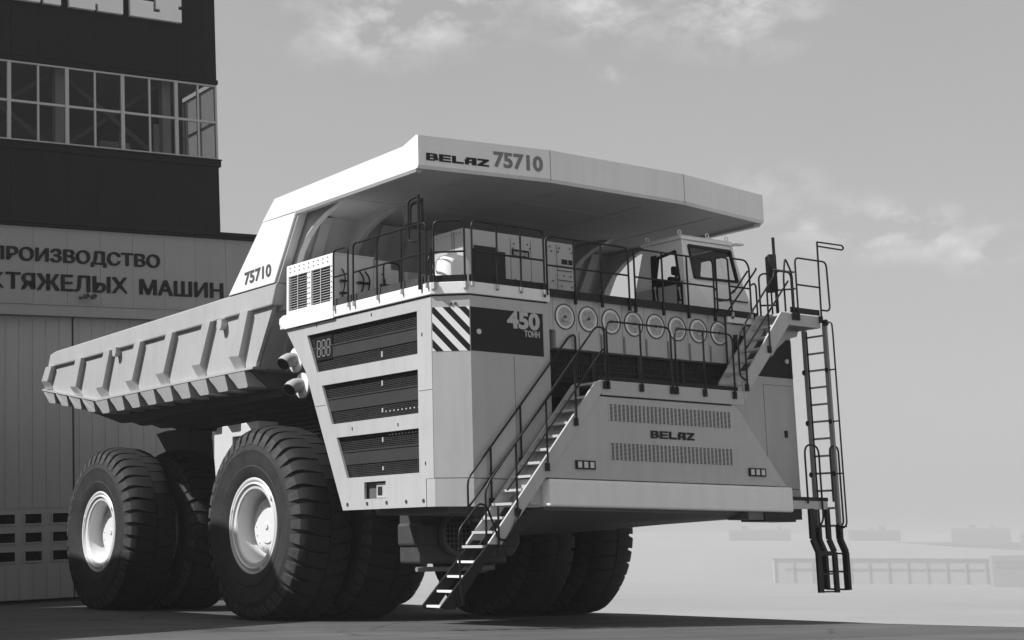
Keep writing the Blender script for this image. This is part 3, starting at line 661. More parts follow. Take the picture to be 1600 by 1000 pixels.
m.tube([(2.06, yn, 5.88), (1.86, yn, 5.62), (1.86, yn, 4.85), (2.06, yn, 4.78)], PIPE, 8, .1); bracket(m, 2.06, -8.095, 4.64); bracket(m, 2.78, -8.095, 5.46); m.build('handrail', 'black_steel', up, smooth=40)
m = MB(); m.tube([(2.3, yf, 5.2), (2.3, yf, 6.2), (3.3, yf, 7.25), (3.32, yf, 7.3)], PIPE, 8, .1); m.build('handrail', 'black_steel', up, smooth=40)
# platform rails
for x0, x1, xm in ((-1.66, 0.0, -.80), (.11, 1.70, .88)):
    m = MB(); m.tube([(x0, yn, 4.44), (x0, yn, 5.68), (x1, yn, 5.68), (x1, yn, 4.44)], PIPE, 8, .16); m.tube([(xm, yn, 5.68), (xm, yn, 4.44)], PIPE, 8)
    for x in (x0, x1, xm): bracket(m, x, -8.095, 4.47)
    m.build('guard_rail', 'black_steel', truck, smooth=40)
# ---------------------------------------------------------------- landing, ladder, lower landing
m = MB(); m.box(3.45, 4.40, -8.075, -8.03, 6.02, 6.26); m.box(3.22, 4.40, -8.03, -7.40, 6.20, 6.25); m.box(4.36, 4.40, -8.03, -7.40, 6.02, 6.20); m.box(3.45, 4.36, -7.45, -7.40, 6.02, 6.20)
m.prism([(3.46, 6.02), (4.36, 6.018), (4.30, 5.90), (3.98, 5.82), (3.66, 5.60), (3.50, 5.42)], 'y', -7.52, -7.40); land = m.build('landing', YG, truck, bevel=.006)
m = MB(); m.tube([(3.70, yn, 6.20), (3.70, yn, 7.45), (4.67, yn, 7.45), (4.69, yn, 6.40), (4.42, yn, 6.40)], PIPE, 8, .12); m.tube([(4.40, yn, 6.15), (4.43, yn, 7.86)], PIPE, 8)
m.tube([(4.43, yn, 7.86), (5.22, yn, 7.87), (5.27, yn, 7.82), (5.22, yn, 7.77), (4.45, yn, 7.77)], .018, 8, .04); m.tube([(3.70, yn, 6.88), (4.42, yn, 6.88)], PIPE, 8); bracket(m, 3.70, -8.095, 6.2); bracket(m, 4.40, -8.095, 6.2); bracket(m, 3.58, -8.095, 6.2)
m.tube([(3.58, yn, 6.2), (3.58, yn, 7.1), (3.40, yn, 7.42), (3.32, yn, 7.0), (3.32, yn, 6.28)], PIPE, 8, .1); m.box(3.50, 4.38, -8.09, -8.07, 6.28, 6.40); m.build('guard_rail', 'black_steel', land, smooth=40)
m = MB(); m.tube([(3.72, -8.05, 7.15), (3.72, -7.48, 7.30), (3.72, -7.42, 7.2), (3.72, -7.42, 6.28)], PIPE, 8, .1); m.tube([(3.72, -8.05, 6.8), (3.72, -7.42, 6.85)], PIPE, 8); m.tube([(4.36, -7.42, 6.25), (4.36, -7.42, 7.30), (3.9, -7.42, 7.30), (3.9, -7.42, 6.25)], PIPE, 8, .12); m.build('guard_rail', 'black_steel', land, smooth=40)
lad = node('side_ladder', truck)
for y in (-8.09, -7.545):
    m = MB(); m.box(4.47, 4.53, y-.045, y+.045, 1.92, 6.12); m.build('ladder_rail', 'frame_light', lad)
for k in range(12): m = MB(); m.tube([(4.5, -8.06, 5.88-.355*k), (4.5, -7.58, 5.88-.355*k)], .022, 8); m.build('rung', 'frame_light', lad)
m = MB(); m.tube([(4.5, -8.12, 6.14), (4.5, -8.28, 6.14), (4.5, -8.29, 5.9), (4.5, -8.29, 2.0), (4.5, -8.2, 1.92), (4.5, -8.1, 1.95)], .017, 8, .1); m.tube([(4.46, -7.64, 6.0), (4.46, -7.64, 1.95)], .017, 8)
for k in (2, 5, 8, 11):
    z = 5.86-.355*k; m.tube([(4.5, -8.1, z), (4.5, -8.28, z)], .016, 6); m.lathe([(0, -.05), (.06, -.03), (.06, .03), (0, .05)], (4.5, -8.09, z), 'y', 10); m.lathe([(0, -.05), (.06, -.03), (.06, .03), (0, .05)], (4.5, -7.5, z), 'y', 10)
m.lathe([(0, -.06), (.07, -.03), (.07, .03), (0, .06)], (4.5, -8.12, 6.14), 'y', 10); m.build('handrail', 'black_steel', lad, smooth=40)
def kinked(mb, x, y, zt, zb, w, d):
    for a, b, c, e in ((x, zt, x, 1.70), (x, 1.70, x+.14, 1.45), (x+.14, 1.45, x+.14, zb)): mb.bar((a, y, b), (c, y, e), d, w, (1, 0, 0))
m = MB(); kinked(m, 4.5, -8.09, 1.98, .70, .08, .12); kinked(m, 4.5, -7.56, 1.98, .70, .08, .12)
for z in (1.42, 1.06, .71): m.bar((4.64, -8.09, z), (4.64, -7.56, z), .04, .035)
m.build('hanging_ladder', 'black_steel', lad)
m = MB(); kinked(m, 3.72, -8.06, 2.30, .65, .13, .06); kinked(m, 4.20, -8.06, 2.30, .65, .11, .06);
for z, h in ((1.95, .03), (1.42, .09), (1.02, .03), (.67, .03)): m.box(3.70+(.14 if z < 1.5 else 0), 4.20+(.14 if z < 1.5 else 0), -8.08, -8.04, z-h/2, z+h/2)
m.build('hanging_ladder', 'black_steel', lad)
m = MB(); m.box(3.20, 4.22, -8.075, -8.03, 2.29, 2.455); m.box(3.20, 4.22, -8.03, -7.40, 2.38, 2.45); m.m = 1; m.box(3.15, 4.24, -8.08, -7.40, 2.457, 2.53); m.box(3.2, 3.52, -8.0, -7.4, 2.08, 2.285); m.build('lower_landing', [YG, 'black_steel'], truck)
m = MB(); m.tube([(3.60, yn, 2.40), (3.60, yn, 3.58), (4.02, yn, 3.58), (4.02, yn, 2.1), (3.93, yn, 1.98)], PIPE, 8, .2); m.tube([(4.36, yn, 2.45), (4.36, yn, 3.58), (4.62, yn, 3.58), (4.62, yn, 2.0), (4.45, yn, 1.95)], PIPE, 8, .13); m.build('hand_hoop', 'black_steel', truck, smooth=40)
# ---------------------------------------------------------------- deck guard rails
xs = -4.885
def rail(parts, brs=(), mt='black_steel', br='pale_paint'):
    m = MB(); m.m = 0
    for p, f in parts: m.tube(p, PIPE, 8, f)
    m.m = 1
    for b in brs: m.hexa(b) if len(b) == 8 else m.box(*b)
    return m.build('guard_rail', [mt, br], truck, smooth=40)
def sb(y): return (xs-.02, -4.845, y-.02, y+.02, 6.20, 6.29)
def fb(x, z0=6.20, z1=6.29): return (x-.025, x+.025, -7.44, -7.39, z0, z1)
rail([([(xs, -3.67, 6.2), (xs, -3.67, 7.43), (xs, -4.20, 7.43), (xs, -4.20, 6.2)], .10), ([(xs, -3.67, 6.88), (xs, -4.20, 6.88)], 0)], [sb(-3.67), sb(-4.20)])
rail([([(xs, -4.39, 6.2), (xs, -4.39, 7.45), (xs, -6.83, 7.45), (xs, -6.83, 6.2)], .12), ([(xs, -4.39, 6.87), (xs, -6.83, 6.87)], 0), ([(xs, -5.22, 7.45), (xs, -5.22, 6.2)], 0), ([(xs, -6.03, 7.45), (xs, -6.03, 6.2)], 0)], [sb(-4.39), sb(-5.22), sb(-6.03), sb(-6.83)])
ca, cb = (-4.80, -6.95), (-4.385, -7.345)
rail([([(*ca, 6.2), (*ca, 7.45), (*cb, 7.45), (*cb, 6.2)], .12), ([(*ca, 6.86), (*cb, 6.86)], 0)], [(-4.84, -4.77, -7.0, -6.90, 6.17, 6.29), (-4.42, -4.35, -7.40, -7.31, 6.17, 6.29)])
yr = -7.42
rail([([(-4.27, yr, 6.2), (-4.27, yr, 7.44), (-2.54, yr, 7.44), (-2.54, yr, 6.15)], .12), ([(-4.27, yr, 6.86), (-2.54, yr, 6.86)], 0), ([(-3.68, yr, 7.44), (-3.68, yr, 6.18)], 0), ([(-3.11, yr, 7.44), (-3.11, yr, 6.18)], 0)], [fb(-4.27), fb(-3.68), fb(-3.11), fb(-2.54)])
rail([([(-2.47, yr, 6.2), (-2.47, yr, 7.35), (-.36, yr, 7.34), (-.36, yr, 6.1)], .12), ([(-2.47, yr, 6.78), (-.36, yr, 6.78)], 0), ([(-1.77, yr, 7.35), (-1.77, yr, 6.1)], 0), ([(-1.08, yr, 7.34), (-1.08, yr, 6.1)], 0)], [fb(-1.77, 6.08, 6.22), fb(-1.08, 6.08, 6.22), fb(-.36, 6.08, 6.22)], br='black_steel')
rail([([(-.20, yr, 6.1), (-.20, yr, 7.34), (2.01, yr, 7.34), (2.01, yr, 6.1)], .12), ([(-.20, yr, 6.77), (2.01, yr, 6.77)], 0), ([(.56, yr, 7.34), (.56, yr, 6.1)], 0), ([(1.26, yr, 7.34), (1.26, yr, 6.1)], 0)], [fb(-.20, 6.06, 6.2), fb(.56, 6.06, 6.2), fb(1.26, 6.06, 6.2), fb(2.01, 6.06, 6.2)], br='black_steel')
rail([([(2.09, yr, 6.25), (2.09, yr, 7.42), (2.45, yr, 7.42), (2.47, yr, 6.55), (2.2, yr, 6.5), (2.09, yr, 6.5)], .07), ([(2.47, yr, 6.75), (2.52, yr, 6.15)], 0), ([(2.53, yr, 7.43), (2.98, yr, 7.43), (3.08, yr, 7.3), (3.08, yr, 6.2)], .1), ([(3.03, yr, 7.2), (2.62, yr, 6.75), (2.50, yr, 6.68)], .1), ([(2.5, yr, 6.83), (3.08, yr, 6.83)], 0), ([(3.08, yr, 6.90), (3.22, yr, 6.96), (3.26, yr, 6.9), (3.26, yr, 6.3)], .05)], [fb(2.52), fb(3.08)])
rail([([(3.36, -7.42, 6.25), (3.36, -7.42, 7.12), (3.5, -7.42, 7.2), (3.82, -7.42, 7.2)], .08), ([(3.36, -7.42, 6.5), (3.84, -7.42, 6.55)], 0)])
# ---------------------------------------------------------------- mirrors
def mirror(loc, s):
    t = node('mirror', truck); x, y = loc
    m = MB(); m.tube([(x, y, 6.2), (x, y, 8.02)], .032, 8)
    if s < 0: m.tube([(x-.01, y, 7.98), (x-.01, y+.32, 7.95), (x-.01, y+.32, 7.15), (x-.01, y, 7.13)], PIPE, 8, .1)
    m.build('mirror_post', 'black_steel', t, smooth=40)
    m = MB()
    if s < 0: m.hexa([(x+.02, -6.10, 7.50), (x+.10, -6.06, 7.50), (x+.14, -6.60, 7.50), (x+.06, -6.62, 7.50), (x+.02, -6.10, 7.98), (x+.10, -6.06, 7.98), (x+.14, -6.60, 7.98), (x+.06, -6.62, 7.98)])
    else: m.hexa([(x-.20, y-.02, 6.86), (x-.07, y-.12, 6.86), (x+.15, y+.18, 6.86), (x+.03, y+.28, 6.86), (x-.20, y-.02, 7.64), (x-.07, y-.12, 7.64), (x+.15, y+.18, 7.64), (x+.03, y+.28, 7.64)])
    m.build('mirror_housing', 'hole_black', t, bevel=.02)
    if s < 0:
        m = MB(); m.add([(x+.014, -6.13, 7.47), (x+.030, -6.30, 7.62), (x+.030, -6.30, 7.92), (x+.014, -6.13, 7.94)], [(0, 1, 2, 3)]); m.build('mirror_glass', 'chrome', t)
mirror((-4.885, -6.62), -1); mirror((3.90, -7.40), 1)
# ---------------------------------------------------------------- cab
cab = node('cab', truck)
def frame_quad(P, hole, th, mb):
    """four-cornered panel (a,b,c,d) with a four-cornered opening given in 0..1 coordinates"""
    a, b, c, d = map(Vector, P); n = (b-a).cross(d-a).normalized()*th
    def at(u, v): return a*(1-u)*(1-v)+b*u*(1-v)+c*u*v+d*(1-u)*v
    O = [a, b, c, d]; I = [at(*h) for h in hole]
    for i in range(4):
        j = (i+1) % 4; q = [O[i], O[j], I[j], I[i]]; mb.hexa(q+[p-n for p in q])
    return I, n
m = MB()
# right side (towards the camera): upper half round the door window
P = [(1.90, -5.28, 7.0), (1.90, -6.74, 7.0), (1.92, -6.68, 7.90), (1.92, -5.55, 7.90)]
IR, n = frame_quad(P, [(.40, .02), (.90, .02), (.84, .74), (.42, .66)], .05, m)
m.hexa([(1.90, -5.20, 6.28), (1.90, -6.76, 6.28), (1.90, -6.74, 6.998), (1.90, -5.28, 6.998), (1.96, -5.20, 6.28), (1.96, -6.76, 6.28), (1.96, -6.74, 6.998), (1.96, -5.28, 6.998)])
# front with the windscreen
P = [(1.93, -6.80, 6.98), (3.60, -6.80, 6.98), (3.45, -6.66, 7.90), (1.93, -6.66, 7.90)]
IF, nf = frame_quad(P, [(.12, .10), (.90, .13), (.92, .87), (.11, .87)], .06, m)
# lower front, leaning forward, and its slanted flank
m.hexa([(2.38, -7.06, 6.28), (3.66, -7.06, 6.28), (3.56, -6.82, 7.0), (2.10, -6.82, 7.0), (2.38, -6.6, 6.28), (3.66, -6.6, 6.28), (3.56, -6.6, 7.0), (2.10, -6.6, 7.0)])
m.hexa([(1.905, -6.76, 6.28), (2.379, -7.06, 6.28), (2.099, -6.82, 6.998), (1.93, -6.75, 6.998), (1.95, -6.55, 6.28), (2.379, -6.55, 6.28), (2.099, -6.55, 6.998), (1.97, -6.55, 6.998)])
# left side, rear
P = [(3.62, -6.78, 6.99), (3.62, -5.28, 6.99), (3.46, -5.55, 7.90), (3.46, -6.66, 7.90)]
IL, nl = frame_quad(P, [(.06, .08), (.90, .08), (.86, .82), (.08, .82)], .05, m)
m.box(3.57, 3.62, -6.60, -5.2, 6.28, 6.988); m.hexa([(1.965, -5.25, 6.28), (3.57, -5.25, 6.28), (3.57, -5.25, 6.988), (1.965, -5.25, 6.988), (1.965, -5.2, 6.28), (3.57, -5.2, 6.28), (3.57, -5.2, 6.988), (1.965, -5.2, 6.988)])
IB, nb = frame_quad([(3.57, -5.26, 6.99), (1.965, -5.26, 6.99), (1.965, -5.55, 7.90), (3.45, -5.55, 7.90)], [(.08, .32), (.90, .32), (.90, .96), (.08, .96)], .05, m)
sh = m.build('cab_shell', ['cab_paint', 'seat_fabric'], cab, bevel=.012)
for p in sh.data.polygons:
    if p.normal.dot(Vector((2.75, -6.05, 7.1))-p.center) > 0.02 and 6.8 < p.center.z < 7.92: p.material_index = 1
m = MB(); m.loft([[(1.88, -6.70, 7.905), (3.50, -6.70, 7.905), (3.50, -5.50, 7.905), (1.88, -5.50, 7.905)], [(1.88, -6.70, 7.96), (3.50, -6.70, 7.96), (3.50, -5.50, 7.96), (1.88, -5.50, 7.96)], [(1.97, -6.62, 8.02), (3.42, -6.62, 8.02), (3.42, -5.58, 8.02), (1.97, -5.58, 8.02)]]); m.box(3.40, 3.62, -6.86, -6.70, 7.91, 7.95); m.build('roof', 'cab_paint', cab, bevel=.01)
m = MB(); m.box(1.885, 1.899, -6.62, -5.26, 6.30, 6.96); m.build('side_skirt', 'cab_dark_paint', cab, bevel=.004)
dr = MB(); dr.box(1.872, 1.884, -6.50, -5.98, 6.36, 6.94); dr = dr.build('door', 'cab_dark_paint', cab, bevel=.01)
m = MB(); m.box(1.868, 1.884, -5.965, -5.80, 6.34, 7.66); m.box(1.868, 1.884, -6.68, -6.52, 6.34, 6.99); m.box(1.868, 1.884, -6.52, -5.965, 6.955, 7.015); m.build('door_frame', 'black_paint', cab)
m = MB()
for y, z0, z1 in ((-5.90, 6.95, 6.60), (-5.94, 6.60, 6.40), (-6.60, 6.85, 6.62), (-6.61, 6.55, 6.40)): m.tube([(1.86, y, z0), (1.86, y-.03, z1)], .011, 6); m.box(1.85, 1.868, y-.025, y+.025, z0-.03, z0+.03)
m.build('door_hinge', 'pale_paint', cab)
def pane(I, n, nm, mtl='cab_glass', k=.4):
    q = [p-n*k for p in I]; m = MB(); m.hexa(q+[p-n*.12 for p in q]); return m.build(nm, mtl, cab)
pane(IF, nf, 'windscreen'); pane(IL, nl, 'side_window'); pane(IB, nb, 'rear_window')
for I, n in ((IF, nf), (IL, nl), (IR, Vector((-.05, 0, 0))), (IB, nb)):
    m = MB()   # rubber seals
    for i in range(4): m.bar(I[i]+n*.1, I[(i+1) % 4]+n*.1, .05, .05, n.normalized())
    if I is IL: m.bar((3.55, -6.05, 7.05), (3.47, -6.08, 7.75), .05, .05)
    if I is IB: m.bar((3.02, -5.36, 7.3), (3.02, -5.54, 7.86), .04, .04)
    m.build('window_seal', 'black_paint', cab)
m = MB(); m.box(2.55, 3.0, -6.05, -5.6, 6.30, 6.72); m.box(2.56, 2.99, -5.68, -5.56, 6.72, 7.32); m.box(2.66, 2.89, -5.68, -5.58, 7.36, 7.56); m.build('seat', 'seat_fabric', cab, bevel=.04)
m = MB(); m.box(2.15, 3.50, -6.72, -6.42, 6.6, 7.03); m.box(1.98, 2.12, -6.66, -6.50, 6.98, 7.45); m.build('dashboard', 'seat_fabric', cab, bevel=.04)
m = MB(); m.tube([(2.78+.2*math.cos(a*math.pi/8), -6.33+.09*math.sin(a*math.pi/8), 7.10+.17*math.sin(a*math.pi/8)) for a in range(17)], .016, 6); m.bar((2.78, -6.35, 7.1), (2.78, -6.5, 6.9), .05, .05); m.build('steering_wheel', 'black_paint', cab)
m = MB()
for x, y in ((1.97, -6.58), (3.36, -6.60), (1.98, -5.62), (2.75, -6.62)): m.tube([(x+.045*math.cos(a*math.pi/6), y, 8.07+.045*math.sin(a*math.pi/6)) for a in range(13)], .012, 6)
m.build('lifting_eye', 'cab_paint', cab)
m = MB()
for x in (2.62, 3.16): m.lathe([(0, -.02), (.03, -.02), (.03, .02), (0, .02)], (x, -6.90, 6.86), 'y', 10)
m.bar((2.50, -6.96, 6.64), (3.50, -6.96, 6.64), .02, .03); m.build('grab_rail', 'dark_steel', cab)
# ---------------------------------------------------------------- equipment on the deck
lv = MB(); lv = plate([(-1.70, 6.36), (-3.52, 6.36), (-3.52, 7.40), (-1.70, 7.40)], [[(a, 6.44), (b, 6.44), (b, 7.18), (a, 7.18)] for a, b in ((-1.78, -2.52), (-2.68, -3.42))], 'x', -4.80, -4.74)
lv.box(-4.74, -3.80, -3.52, -3.46, 6.30, 7.40); lv.box(-4.74, -3.80, -1.76, -1.70, 6.30, 7.40); lv.box(-4.78, -3.78, -3.54, -1.68, 7.401, 7.43); lv.box(-4.10, -3.80, -3.46, -1.76, 6.30, 7.39)
lb = lv.build('louvre_box', WP, truck)
m = MB()
for a, b in ((-1.78, -2.52), (-2.68, -3.42)):
    for k in range(14): z = 6.47+k*.0535; m.hexa([(-4.79, b, z), (-4.79, a, z), (-4.72, a, z+.03), (-4.72, b, z+.03), (-4.785, b, z+.008), (-4.785, a, z+.008), (-4.715, a, z+.038), (-4.715, b, z+.038)])
    m.box(-4.805, -4.79, (a+b)/2-.012, (a+b)/2+.012, 6.44, 7.18)
m.build('louvre', 'pale_paint', lb)
m = MB(); m.box(-4.70, -4.68, -3.45, -1.75, 6.40, 7.25); m.build('louvre_back', 'hole_black', lb)
m = MB()
for y in [-1.85-.185*k for k in range(9)]:
    for z in (7.27, 7.36): m.lathe([(0, 0), (.014, 0), (.014, -.012), (0, -.012)], (-4.80, y, z), 'x', 6)
for z in [6.5+.11*k for k in range(7)]:
    for y in (-2.56, -2.63, -3.47): m.lathe([(0, 0), (.014, 0), (.014, -.012), (0, -.012)], (-4.80, y, z), 'x', 6)
fold(lb, m, 'dark_steel')
m = MB(); m.box(-3.77, -3.05, -3.50, -1.9, 6.30, 7.22); m.box(-3.70, -3.30, -3.46, -2.6, 7.222, 7.40); m.build('filter_box', WP, truck, bevel=.015)
m = MB(); m.box(-3.0, -2.2, -3.60, -2.3, 6.30, 7.20); m.m = 1; m.lathe([(.0, 0), (.33, 0), (.33, -.10), (.28, -.10), (.28, -.03), (0, -.03)], (-2.62, -3.60, 6.72), 'y', 28); m.build('blower', ['pale_paint', 'frame_light'], truck, bevel=.03, smooth=40)
for x, dx in ((-4.62, .06), (-4.20, .10), (-4.05, .10), (-3.62, .05)):
    m = MB(); m.tube([(x, -3.58, 7.10), (x+dx, -3.62, 6.95), (x+dx*.8, -3.60, 6.7), (x, -3.58, 6.55), (x+.08, -3.58, 6.32)], .018, 6, .1)
    for z in (6.85, 6.6): m.box(x-.03, x+.1, -3.62, -3.54, z-.02, z+.02)
    m.build('cable', 'black_steel', truck)
for x, y in ((-4.05, -4.25), (-3.70, -5.30)):
    m = MB(); m.tube([(x, y, 6.28), (x, y, 7.18), (x+.36, y-.05, 7.18), (x+.36, y-.05, 6.28)], PIPE, 8, .1); m.tube([(x, y, 6.72), (x+.36, y-.05, 6.72)], PIPE, 6); m.build('guard_hoop', 'black_steel', truck)
m = MB(); m.lathe([(0, 0), (.35, 0), (.35, .42), (.33, .52), (.24, .62), (.10, .66), (.09, .70), (0, .70)], (-4.06, -6.55, 6.29), 'z', 32); m.build('tank', WP, truck, smooth=30)
m = MB()
for k in range(4): m.box(-4.46, -4.40, -6.42, -6.36, 6.42+.17*k, 6.49+.17*k)
m.tube([(-4.44, -6.40, 6.29), (-4.44, -6.40, 7.05)], .02, 6); m.build('valve', 'black_steel', truck)
eq = MB(); eq.box(-3.60, -1.50, -6.30, -5.30, 6.29, 7.58); eq.box(-1.497, -.78, -6.28, -5.30, 6.29, 7.555); eq = eq.build('control_cabinet', 'pale_paint', truck, bevel=.015)
m = MB()
for x in (-2.42, -1.90, -1.22): m.box(x-.004, x+.004, -6.306, -6.298, 6.32, 7.5)
m.box(-3.61, -3.598, -6.03, -6.02, 6.3, 7.55); m.box(-3.61, -3.598, -5.96, -5.955, 6.3, 7.55)
for z in (6.78, 6.98): m.box(-1.20, -.82, -6.30, -6.278, z, z+.012)
for x, z in ((-2.33, 7.40), (-2.36, 7.31), (-1.98, 7.42), (-1.93, 7.34), (-2.32, 6.68), (-1.93, 6.67), (-1.40, 7.45), (-1.36, 7.36), (-1.15, 7.44), (-1.18, 7.36), (-.87, 7.45), (-.82, 7.37), (-1.34, 6.75), (-1.05, 6.88), (-.87, 6.88), (-1.12, 6.66), (-.84, 6.66), (-1.12, 6.46), (-.84, 6.46)): m.lathe([(0, 0), (.018, 0), (.018, -.012), (0, -.012)], (x, -6.30, z), 'y', 8)
for y in (-5.45, -5.6, -5.75, -5.9, -6.1, -6.22): m.lathe([(0, 0), (.012, 0), (.012, -.01), (0, -.01)], (-3.60, y, 7.50), 'x', 6)
fold(eq, m, 'dark_steel')
m = MB(); m.box(-3.34, -2.76, -6.315, -6.298, 6.30, 7.27); m.box(-3.36, -2.56, -6.308, -6.298, 6.30, 7.20); m.build('cabinet_vent', 'grille_dark', eq)
m = MB(); m.box(-2.39, -1.95, -6.312, -6.298, 7.13, 7.29); m.m = 1; text_mb('SIEMENS', (-2.35, -6.312, 7.17), X_, Z_, .36, .075, .004, .03, m); m.m = 0; m.box(-1.08, -.93, -6.29, -6.277, 7.12, 7.22); m.box(-.90, -.80, -6.29, -6.277, 7.12, 7.22); m.build('name_plate', ['black_paint', 'pale_paint'], eq)
# ---------------------------------------------------------------- dump body
body = node('dump_body', truck)
def zf(y): return 5.385 if y < 8.14 else 5.385+(y-8.14)*.165
for s in (-1, 1):
    m = MB(); m.prism([(-.88, 6.72), (-.06, 5.40), (8.2, 5.385), (11.92, 6.0), (11.58, 6.62), (11.4, 6.72)], 'x', s*4.64, s*4.55); m.v = [(x-s*.01*max(0, 6.72-z)/1.3, y, z) for x, y, z in m.v]; m.build('side_sheet', YG, body)
    m = MB(); m.prism([(-.95, 6.70), (-1.16, 7.165), (.95, 7.16), (11.0, 7.02), (11.42, 6.96), (11.56, 6.63), (11.3, 6.60), (9.0, 6.60)], 'x', s*4.725, s*4.42); m.build('top_rail', YG, body, bevel=.03)
    m = MB(); m.prism([(-.20, 5.43), (8.14, 5.415), (11.86, 6.02), (11.88, 5.98), (8.15, 5.365), (-.17, 5.38)], 'x', s*4.75, s*4.40); m.build('floor_edge', YG, body)
    RB = [((11.66, 6.62), (11.25, 6.60), (11.52, 6.20), (11.94, 6.24), (11.40, 5.97), (11.92, 6.02)), ((9.57, 6.62), (9.20, 6.62), (9.51, 5.86), (9.90, 5.90), (9.31, 5.60), (9.75, 5.66)), ((7.73, 6.63), (7.36, 6.63), (7.75, 5.70), (8.17, 5.70), (7.61, 5.42), (8.01, 5.42)), ((5.87, 6.64), (5.54, 6.64), (5.97, 5.71), (6.36, 5.71), (5.82, 5.43), (6.25, 5.42)), ((4.11, 6.66), (3.77, 6.66), (4.22, 5.72), (4.63, 5.72), (4.09, 5.43), (4.51, 5.43)), ((2.23, 6.68), (1.85, 6.68), (2.33, 5.73), (2.74, 5.74), (2.23, 5.44), (2.61, 5.44)), ((.44, 6.70), (.09, 6.70), (.49, 5.73), (.95, 5.75), (.42, 5.44), (.82, 5.44))]
    for r in RB:
        a, b = s*4.785, s*4.56; m = MB(); tl, tr, br, bl, kr, kl = [(q[0]-.10, q[1]) for q in r]
        m.hexa([(a, *tl), (a, *tr), (a, *br), (a, *bl), (b, *tl), (b, *tr), (b, *br), (b, *bl)])
        m.hexa([(a, *bl), (a, *br), (s*4.665, *kr), (s*4.665, *kl), (s*4.60, *bl), (s*4.60, *br), (s*4.60, *kr), (s*4.60, *kl)]); m.build('rib', YG, body)
    for k in range(13):
        y0 = .20+.905*k; z = zf(y0+.3); dz = .16*.7 if y0 > 7.8 else 0
        poly = [(y0, z-.02), (y0+.76, z-.02+dz), (y0+.70, z-.09+dz), (y0+.55, z-.21+dz*.6), (y0+.42, z-.355+dz*.5), (y0+.38, z-.37+dz*.4), (y0+.02, z-.375), (y0-.03, z-.35)]
        m = MB(); m.prism(poly, 'x', s*4.745, s*4.15); m.v = [(x-s*.22*max(0, z-v), y, v) for x, y, v in m.v]; m.build('floor_beam', YG, body)
    for y in (6.96, 1.29):
        m = MB(); m.prism([(y+.11, 6.66), (y-.11, 6.66), (y-.11, 6.52), (y-.06, 6.44), (y+.02, 6.42), (y+.09, 6.46), (y+.11, 6.54)], 'x', s*4.80, s*4.63); m.build('rope_lug', YG, body)
    m = MB(); m.prism([(-1.09, 7.17), (.95, 7.165), (-.57, 8.605), (-1.98, 8.58)], 'x', s*4.75, s*4.50); hs = m.build('headboard_side', WP, body, bevel=.012)
    m = MB(); m.prism([(-1.18, 7.17), (-1.09, 7.165), (-1.98, 8.58), (-2.06, 8.58)], 'x', s*4.70, s*4.50); m.build('headboard_flange', YG, body)
    if s < 0:
        text_mb('75710', (-4.75, .21, 7.30), (0, -1, .03), Z_, 1.18, .29, .006, .03).build('lettering', 'letter_dark_paint', body)
    for xg in (3.1, 4.42):
        m = MB(); m.prism([(-3.35, 8.62), (-3.2, 8.56), (-2.75, 8.46), (-2.35, 8.30), (-2.0, 8.07), (-1.75, 7.80), (-1.58, 7.50), (-1.45, 7.1), (-1.4, 6.6), (-.4, 6.6), (-1.5, 8.62)], 'x', s*xg-.04, s*xg+.04)
        m.m = 0; cur = [(-3.35, 8.60), (-3.2, 8.555), (-2.75, 8.455), (-2.35, 8.295), (-2.0, 8.065), (-1.75, 7.795), (-1.58, 7.495), (-1.45, 7.1), (-1.4, 6.6)]
        m.m = 1; m.loft([[(s*xg-.07, y, z), (s*xg+.07, y, z), (s*xg+.07, y+.03, z+.02), (s*xg-.07, y+.03, z+.02)] for y, z in cur]); m.build('canopy_gusset', ['under_grey', YG], body)
hull = MB(); rings = []
for y in (.1, 4, 8.46, 10.4, 12.2):
    z = zf(y)-.03; k = 1 if y < 9 else (.75 if y < 11 else .5)
    rings.append([(-4.58, y, z), (-4.15, y, z-.34*k), (-1.5, y, z-.52*k), (1.5, y, z-.52*k), (4.15, y, z-.34*k), (4.58, y, z), (4.55, y, z+.1), (-4.55, y, z+.1)])
hull.loft(rings); hull.build('floor', 'floor_dark', body)
m = MB()
for x in (-3.8, -3.2, -2.6, -2.0, -1.4, -.7, 0, .7, 1.4, 2.0, 2.6, 3.2, 3.8):
    z0 = 5.0-.07*(4.2-abs(x)) if abs(x) > 1.5 else 4.82
    m.hexa([(x-.07, .2, z0-.13), (x+.07, .2, z0-.13), (x+.07, 8.4, z0-.13), (x-.07, 8.4, z0-.13), (x-.1, .2, z0+.1), (x+.1, .2, z0+.1), (x+.1, 8.4, z0+.1), (x-.1, 8.4, z0+.1)])
    m.hexa([(x-.07, 8.4, z0-.13), (x+.07, 8.4, z0-.13), (x+.07, 12.0, z0+.70), (x-.07, 12.0, z0+.70), (x-.1, 8.4, z0+.1), (x+.1, 8.4, z0+.1), (x+.1, 12.0, z0+.85), (x-.1, 12.0, z0+.85)])
m.build('floor_stiffener', 'floor_dark', body)
m = MB(); m.prism([(-1.0, 7.15), (-.06, 5.42), (.30, 5.3), (.95, 7.16), (-.57, 8.6), (-1.85, 8.6)], 'x', -4.50, 4.50); m.build('headboard', 'under_grey', body)
m = MB()
for x in (-3.9, -2.3, -1.5, -.7, .1, .9, 1.7, 2.4, 3.9): m.prism([(-1.13, 7.15), (-.2, 5.5), (-.06, 5.5), (-1.0, 7.15), (-1.82, 8.56), (-1.95, 8.56)], 'x', x-.13, x+.13)
m.build('headboard_rib', 'under_grey', body)
can = MB(); rings = []
